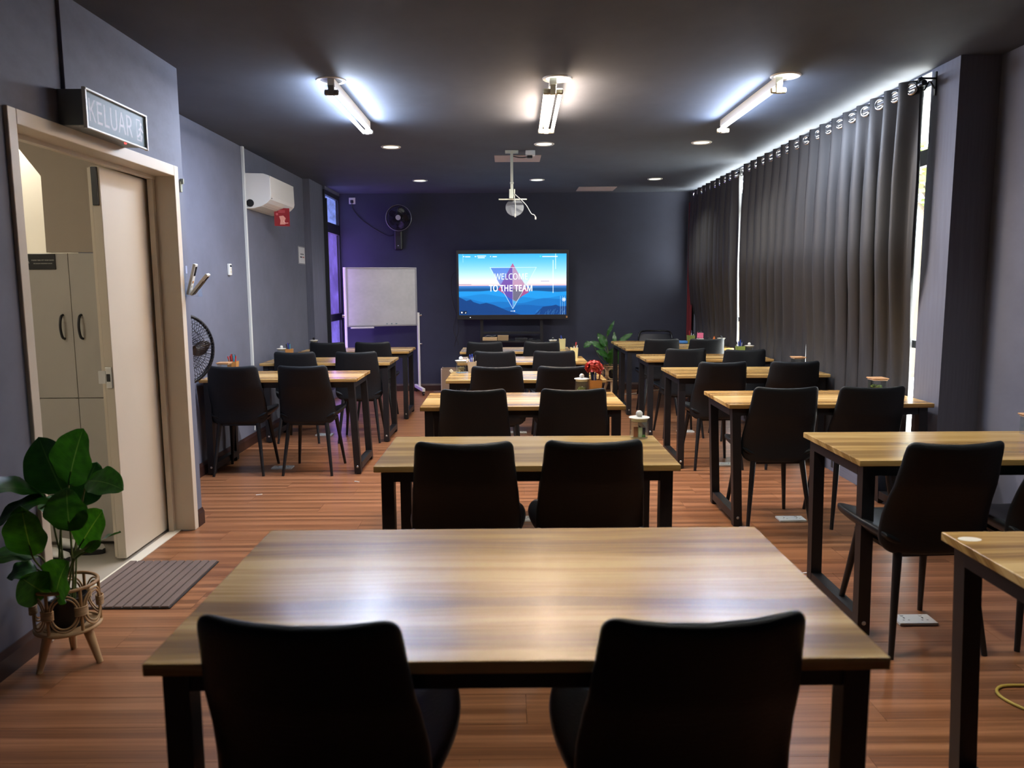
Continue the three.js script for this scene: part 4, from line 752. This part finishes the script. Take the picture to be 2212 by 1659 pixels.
floorSocket(0.08, -4.66, 'white double floor socket under the fourth middle row desk');
floorSocket(0.10, -7.52, 'white double floor socket under the second middle row desk');
{
  const y = obj('yellow_cable', tube([[2.35, 0.006, -2.60], [2.05, 0.006, -2.60], [1.86, 0.006, -2.612], [1.765, 0.006, -2.605], [1.725, 0.006, -2.56], [1.73, 0.006, -2.50], [1.80, 0.006, -2.39], [1.95, 0.006, -2.22], [2.2, 0.006, -2.0]], 0.0055, 70, 8), mat(lin(0.50, 0.36, 0.07), 0.5)); tag(y, 'yellow cable looping over the floor under the cut off desk', 'cable');
  const w = obj('white_cable', tube([[1.50, 0.006, -10.16], [1.68, 0.006, -10.22], [1.85, 0.006, -10.34], [2.10, 0.006, -10.56], [2.3, 0.006, -10.62]], 0.006, 30, 6), mat(lin(0.5, 0.48, 0.45), 0.6)); tag(w, 'white cable on the floor in front of the back wall', 'cable');
  const w2 = obj('white_cable', tube([[-1.02, 0.005, -10.55], [-0.95, 0.005, -10.58], [-0.92, 0.005, -10.56]], 0.005, 16, 6), mat(lin(0.5, 0.48, 0.45), 0.6)); tag(w2, 'short white cable on the floor next to the carton', 'cable');
  for (const [x, z, a, label] of [[-1.753, -5.287, 0.4, 'tiny white paper scrap on the floor before the door side chair'], [-1.134, -5.632, -0.5, 'tiny pale splinter on the floor next to the desk leg'], [1.50, -3.73, 0.2, 'crumpled white scrap on the floor behind the sixth desk']]) {
    const s = obj('paper_scrap', [rbox(-0.022, 0.022, 0.0005, 0.004, -0.005, 0.005, 0.0015)], M.white); s.position.set(x, 0, z); s.rotation.y = a; tag(s, label, 'scrap');
  }
  const bl = obj('table_stain', lathe([[0, 0.0012], [0.018, 0.001], [0.024, 0]], 20).scale(1.3, 1, 0.8), mat(lin(0.75, 0.70, 0.6), 0.5)); bl.position.set(1.262, HT, -2.035); tag(bl, 'dried white glue spot on the corner of the cut off desk', 'stain');
}
// ---------------------------------------------------------------- folding chair by the back wall
{
  const t = thing('tube_chair', 'black tubular metal chair behind the desks at the back wall', 'chair', [1.94, 0, -10.02]);
  const W = 0.225;
  obj('frame', [tube([[-W, 0.0, 0.2], [-W, 0.25, 0.12], [-W, 0.5, 0.0], [-W, 0.75, -0.10], [-W + 0.03, 0.835, -0.125], [-W + 0.09, 0.85, -0.13], [0, 0.852, -0.13], [W - 0.09, 0.85, -0.13], [W - 0.03, 0.835, -0.125], [W, 0.75, -0.10], [W, 0.5, 0], [W, 0.25, 0.12], [W, 0, 0.2]], 0.0115, 90, 8), bar(V(-W + 0.02, 0, -0.22), V(-W + 0.02, 0.45, 0.12), 0.0105), bar(V(W - 0.02, 0, -0.22), V(W - 0.02, 0.45, 0.12), 0.0105), bar(V(-W + 0.02, 0.12, -0.13), V(W - 0.02, 0.12, -0.13), 0.008)], M.blackGloss, t);
  obj('backrest', grid((u, v) => V((u - 0.5) * 0.42, 0.62 + 0.19 * v, -0.055 - 0.07 * v + 0.03 * Math.cos((u - 0.5) * 3) - 0.03), 14, 6), M.chairBack ??= mat(lin(0.012, 0.013, 0.02), 0.5, { side: THREE.DoubleSide }), t);
  obj('seat', rbox(-0.2, 0.2, 0.43, 0.465, -0.1, 0.26, 0.014, 3), M.leather, t);
}

// ---------------------------------------------------------------- jars, cups and pens on the desks
function jarRound(x, z, label, knob, fill, k = 1) {
  const t = thing('round_jar', label, 'jar', [x, HT, z], 0, 'round glass jars');
  const R = 0.042 * k, h = 0.092 * k;
  obj('glass_body', lathe([[0, 0.001], [R - 0.002, 0.001], [R, 0.004], [R, h], [R - 0.002, h], [R - 0.002, 0.006], [0, 0.005]], 32), M.jarGlass, t);
  obj('lid', lathe([[0, h - 0.012], [R - 0.005, h - 0.012], [R - 0.004, h + 0.001], [R + 0.004, h + 0.002], [R + 0.005, h + 0.006], [R - 0.006, h + 0.008], [0, h + 0.009]], 32), M.white, t);
  obj('knob', new THREE.SphereGeometry(0.0155 * k, 20, 14).translate(0, h + 0.021 * k, 0), knob ?? M.white, t);
  if (fill) {
    const g = []; seed = Math.round(1000 + x * 97 - z * 31);
    for (let i = 0; i < 16; i++) { const a = rr(0, 6.28), q = rr(0, R * 0.62); g.push(rbox(-0.012, 0.012, -0.006, 0.006, -0.006, 0.006, 0.002, 1).rotateY(rr(0, 6)).rotateZ(rr(-1, 1)).translate(q * Math.cos(a), rr(0.016, 0.042 * k), q * Math.sin(a))); }
    const o = obj('sweets', g, fill); o.position.set(x, HT, z); o.userData.kind = 'stuff'; tag(o, 'wrapped sweets inside the ' + label, 'sweets');
  }
  return t;
}
function jarSquare(x, z, label, fill) {
  const t = thing('square_jar', label, 'jar', [x, HT, z], 0, 'square jars with wooden lids');
  const a = 0.042, h = 0.088;
  obj('glass_body', [rbox(-a, a, 0, 0.004, -a, a, 0.001), rbox(-a, -a + 0.002, 0.004, h, -a, a, 0.0008), rbox(a - 0.002, a, 0.004, h, -a, a, 0.0008), rbox(-a, a, 0.004, h, -a, -a + 0.002, 0.0008), rbox(-a, a, 0.004, h, a - 0.002, a, 0.0008)], M.jarGlass, t);
  obj('lid', [rbox(-a - 0.010, a + 0.010, h + 0.004, h + 0.012, -a - 0.008, a + 0.008, 0.004, 3)], M.lidWood, t);
  obj('seal', [rbox(-a - 0.004, a + 0.004, h - 0.004, h + 0.003, -a - 0.003, a + 0.003, 0.003, 2)], mat(lin(0.55, 0.42, 0.32), 0.5), t);
  const g = []; seed = Math.round(500 + x * 91 - z * 37);
  for (let i = 0; i < 12; i++) g.push(rbox(-0.013, 0.013, -0.006, 0.006, -0.007, 0.007, 0.002, 1).rotateY(rr(0, 6)).rotateZ(rr(-1, 1)).translate(rr(-0.022, 0.022), rr(0.018, 0.05), rr(-0.022, 0.022)));
  const o = obj('sweets', g, fill); o.position.set(x, HT, z); o.userData.kind = 'stuff'; tag(o, 'wrapped sweets inside the ' + label, 'sweets');
}
const PEN = { blue: lin(0.02, 0.05, 0.32), black: lin(0.01, 0.01, 0.012), white: lin(0.6, 0.6, 0.6), red: lin(0.45, 0.03, 0.03), teal: lin(0.04, 0.28, 0.42), brown: lin(0.26, 0.10, 0.03) };
const penMat = {}; for (const k in PEN) penMat[k] = mat(PEN[k], 0.35);
function cup(x, z, w, h, m, label, where, pens, s) {
  const t = thing('pen_cup', label, 'cup', [x, HT, z], 0, 'square pen cups');
  const a = w / 2, b = a * 0.86, wall = (sx, sz) => { const g = new THREE.BoxGeometry(sx ? 0.003 : w, h, sx ? w : 0.003); const p = g.attributes.position; g.translate(sx * (a - 0.0015), h / 2, sz * (a - 0.0015)); for (let i = 0; i < p.count; i++) { const f = 0.86 + 0.14 * p.getY(i) / h; p.setX(i, p.getX(i) * f); p.setZ(i, p.getZ(i) * f); } g.computeVertexNormals(); return g; };
  obj('side', [wall(1, 0)], m, t); obj('side', [wall(-1, 0)], m, t); obj('side', [wall(0, 1)], m, t); obj('side', [wall(0, -1)], m, t); obj('bottom', box(-b, b, 0, 0.004, -b, b), m, t);
  seed = s; const n = {};
  for (const c of pens) {
    const px = rr(-0.5, 0.5) * w * 0.7, pz = rr(-0.5, 0.5) * w * 0.7, L = rr(0.128, 0.15), bt = V(px * 0.3, 0.008, pz * 0.3), d = V(px * 0.95, h, pz * 0.95).sub(bt).normalize();
    n[c] = (n[c] ?? 0) + 1;
    const p = thing('pen', `${c} pen standing in the ${where}`, 'pen', [x, HT, z], 0, `${c} pens in the ${where}`);
    const e = bt.clone().addScaledVector(d, L);
    obj('barrel', bar(bt, bt.clone().addScaledVector(d, L * 0.82), 0.0048, 0.0048, 8), penMat[c], p);
    obj('cap', [bar(bt.clone().addScaledVector(d, L * 0.82), e, 0.0056, 0.0046, 8)], penMat[c === 'white' ? 'black' : c === 'brown' ? 'red' : c], p);
  }
}
const greenCup = mat(lin(0.22, 0.30, 0.07), 0.45), yellowCup = mat(lin(0.58, 0.52, 0.25), 0.5), beigeCup = mat(lin(0.36, 0.29, 0.20), 0.5);
const sweetGreen = mat(lin(0.16, 0.24, 0.05), 0.4), sweetDark = mat(lin(0.10, 0.08, 0.05), 0.35), sweetGold = mat(lin(0.30, 0.24, 0.12), 0.35), sweetPale = mat(lin(0.45, 0.48, 0.42), 0.4);
// middle row
jarRound(0.599, -3.475, 'glass jar of sweet packets on the fifth middle row desk', null, null);
for (const [c, x0, x1, y1, z0, label] of [[lin(0.20, 0.02, 0.02), -0.027, -0.008, 0.055, 0.010, 'dark red'], [lin(0.40, 0.52, 0.40), -0.006, 0.012, 0.052, 0.016, 'pale green'], [lin(0.02, 0.02, 0.05), 0.014, 0.028, 0.050, 0.004, 'navy'], [lin(0.05, 0.22, 0.06), 0.010, 0.026, 0.018, 0.017, 'bright green'], [lin(0.30, 0.20, 0.12), -0.02, 0.0, 0.05, -0.018, 'brown']]) {
  const s = obj('sweet_packet', [rbox(x0, x1, 0.007, y1, z0 - 0.004, z0 + 0.004, 0.002)], mat(c, 0.3)); s.position.set(0.599, HT, -3.475); tag(s, `${label} sweet packet in the glass jar on the fifth middle row desk`, 'packet', 'sweet packets in the jar');
}
jarRound(0.476, -4.935, 'jar with white ball lid beside the orange pen cup', null, sweetGreen, 1.04);
cup(0.563, -4.93, 0.082, 0.094, M.bamboo, 'orange brown wooden pen cup beside the jar with green sweets', 'orange wooden cup', ['blue', 'blue', 'blue', 'white', 'white', 'black', 'brown'], 12);
{
  const g = []; seed = 404;
  for (let i = 0; i < 26; i++) { const a = rr(0, 6.28), c = rr(-0.4, 1), q = Math.sqrt(1 - c * c), R = 0.045; const n = V(q * Math.cos(a), c * 0.8, q * Math.sin(a)); const pt = grid((u, v) => V((u - 0.5) * 0.05, 0.006 * Math.sin(u * 9 + i) + 0.006 * Math.sin(v * 8), (v - 0.5) * 0.05), 5, 5); pt.applyQuaternion(new THREE.Quaternion().setFromUnitVectors(V(0, 1, 0), n.clone().normalize())); g.push(pt.translate(n.x * R, n.y * R, n.z * R)); }
  const t = thing('fabric_flower', 'red ruffled fabric flower standing in the orange pen cup', 'flower', [0.558, 0.915, -4.955]);
  obj('petals', g, mat(lin(0.50, 0.045, 0.025), 0.6, { side: THREE.DoubleSide }), t); obj('stem', bar(V(0, -0.15, 0.01), V(0, 0, 0), 0.003, 0.003), M.stem, t);
}
jarRound(-0.380, -6.215, 'jar with white ball lid beside the beige pen cup', null, sweetGold, 1.04);
{ const s = obj('white_clip', [rbox(-0.012, 0.012, 0, 0.03, -0.006, 0.006, 0.004, 2)], M.ivory); s.position.set(-0.437, HT + 0.052, -6.2); s.rotation.z = 0.8; s.position.set(-0.446, HT + 0.006, -6.19); tag(s, 'small ivory clip beside the jar on the third middle row desk', 'clip'); }
cup(-0.290, -6.215, 0.072, 0.092, beigeCup, 'beige pen cup beside the ball lid jar', 'beige cup', ['blue', 'blue', 'blue', 'black', 'white'], 23);
cup(0.643, -7.47, 0.076, 0.100, yellowCup, 'pale yellow pen cup on the second middle row desk', 'second pale yellow cup', ['black', 'black', 'white', 'white', 'brown'], 34);
cup(0.606, -8.56, 0.072, 0.112, yellowCup, 'pale yellow pen cup on the first middle row desk', 'first pale yellow cup', ['blue', 'blue', 'black', 'black'], 45);
jarRound(0.505, -8.60, 'jar with a black knob on the first middle row desk', M.black, mat(lin(0.25, 0.04, 0.04), 0.4), 0.98);
{ const s = obj('paper_slip', [rbox(-0.03, 0.03, 0.0003, 0.0018, -0.04, 0.04, 0.0004)], M.white); s.position.set(-0.36, HT, -7.42); tag(s, 'white paper slip on the second middle row desk', 'paper'); }
// air conditioner row
jarSquare(-2.285, -6.20, 'square jar with wooden lid beside pens under the pipe trunking', sweetDark);
cup(-2.262, -6.33, 0.075, 0.095, M.bamboo, 'wooden pen cup behind the square jar near the pedestal fan', 'wooden cup near the pedestal fan', ['teal', 'teal', 'red', 'red', 'black', 'black', 'brown', 'brown', 'white'], 56);
jarRound(-2.232, -7.60, 'jar with white ball lid on the second air conditioner row desk', null, sweetDark);
cup(-2.160, -7.62, 0.066, 0.092, M.bamboo, 'wooden pen cup on the second air conditioner row desk', 'wooden cup on the second desk', ['blue', 'blue', 'red', 'black', 'black', 'teal'], 67);
jarRound(-2.205, -8.78, 'jar with a black knob on the first air conditioner row desk', M.black, sweetDark);
// curtain row
jarSquare(2.415, -3.47, 'square jar with wooden lid at the edge of the picture', sweetPale);
jarSquare(2.372, -4.90, 'square jar with wooden lid on the fifth curtain row desk', sweetGreen);
jarSquare(2.415, -6.38, 'square jar with wooden lid on the fourth curtain row desk', sweetDark);
cup(2.300, -7.60, 0.080, 0.095, greenCup, 'green pen cup on the third curtain row desk', 'green cup on the third desk', ['blue', 'blue', 'blue', 'white', 'white', 'black'], 78);
jarRound(2.395, -7.62, 'jar with white ball lid beside the green pen cup', null, sweetPale);
cup(2.20, -9.25, 0.084, 0.098, greenCup, 'green pen cup on the desks at the back wall', 'green cup at the back', ['red', 'white', 'blue', 'white'], 89);
{
  const t = thing('note_box', 'pink note block holder next to the green cup at the back', 'note block', [2.255, HT, -9.02]);
  obj('holder', rbox(-0.036, 0.036, 0, 0.075, -0.03, 0.03, 0.003), M.white, t); obj('notes', rbox(-0.036, 0.036, -0.035, 0.035, -0.006, 0.006, 0.002).rotateX(-0.45).rotateZ(-0.15).translate(0, 0.11, 0), mat(lin(0.62, 0.12, 0.22), 0.6), t);
  obj('clip', [rbox(-0.03, -0.012, 0.14, 0.158, -0.006, 0.006, 0.003), rbox(0.0, 0.022, 0.14, 0.16, -0.006, 0.006, 0.003)], M.black, t);
  const b = thing('glue_bottle', 'orange glue bottle beside the pink note block', 'bottle', [2.415, HT, -9.0]);
  obj('body', lathe([[0, 0], [0.015, 0], [0.016, 0.07], [0.010, 0.085], [0, 0.085]], 20), mat(lin(0.65, 0.17, 0.02), 0.4), b); obj('cap', lathe([[0.009, 0.085], [0.008, 0.10], [0, 0.102]], 16), mat(lin(0.5, 0.12, 0.02), 0.4), b);
  const d = thing('tape_dispenser', 'teal tape dispenser beside the orange glue bottle', 'tape dispenser', [2.355, HT, -9.0]);
  obj('body', rbox(-0.028, 0.028, 0, 0.055, -0.018, 0.018, 0.008, 3), mat(lin(0.06, 0.20, 0.20), 0.4), d); obj('roll', new THREE.CylinderGeometry(0.024, 0.024, 0.02, 20).rotateX(Math.PI / 2).translate(0, 0.062, 0), M.black, d);
  jarRound(2.42, -8.72, 'jar with a black knob on the second curtain row desk', M.black, sweetPale);
  const p = obj('blue_pouch', [rbox(-0.05, 0.05, 0.002, 0.035, -0.05, 0.05, 0.012, 3)], mat(lin(0.04, 0.16, 0.42), 0.35)); p.position.set(2.10, HT, -9.22); tag(p, 'small blue pouch on the desks at the back wall', 'pouch');
}
renderer.render(scene, camera);
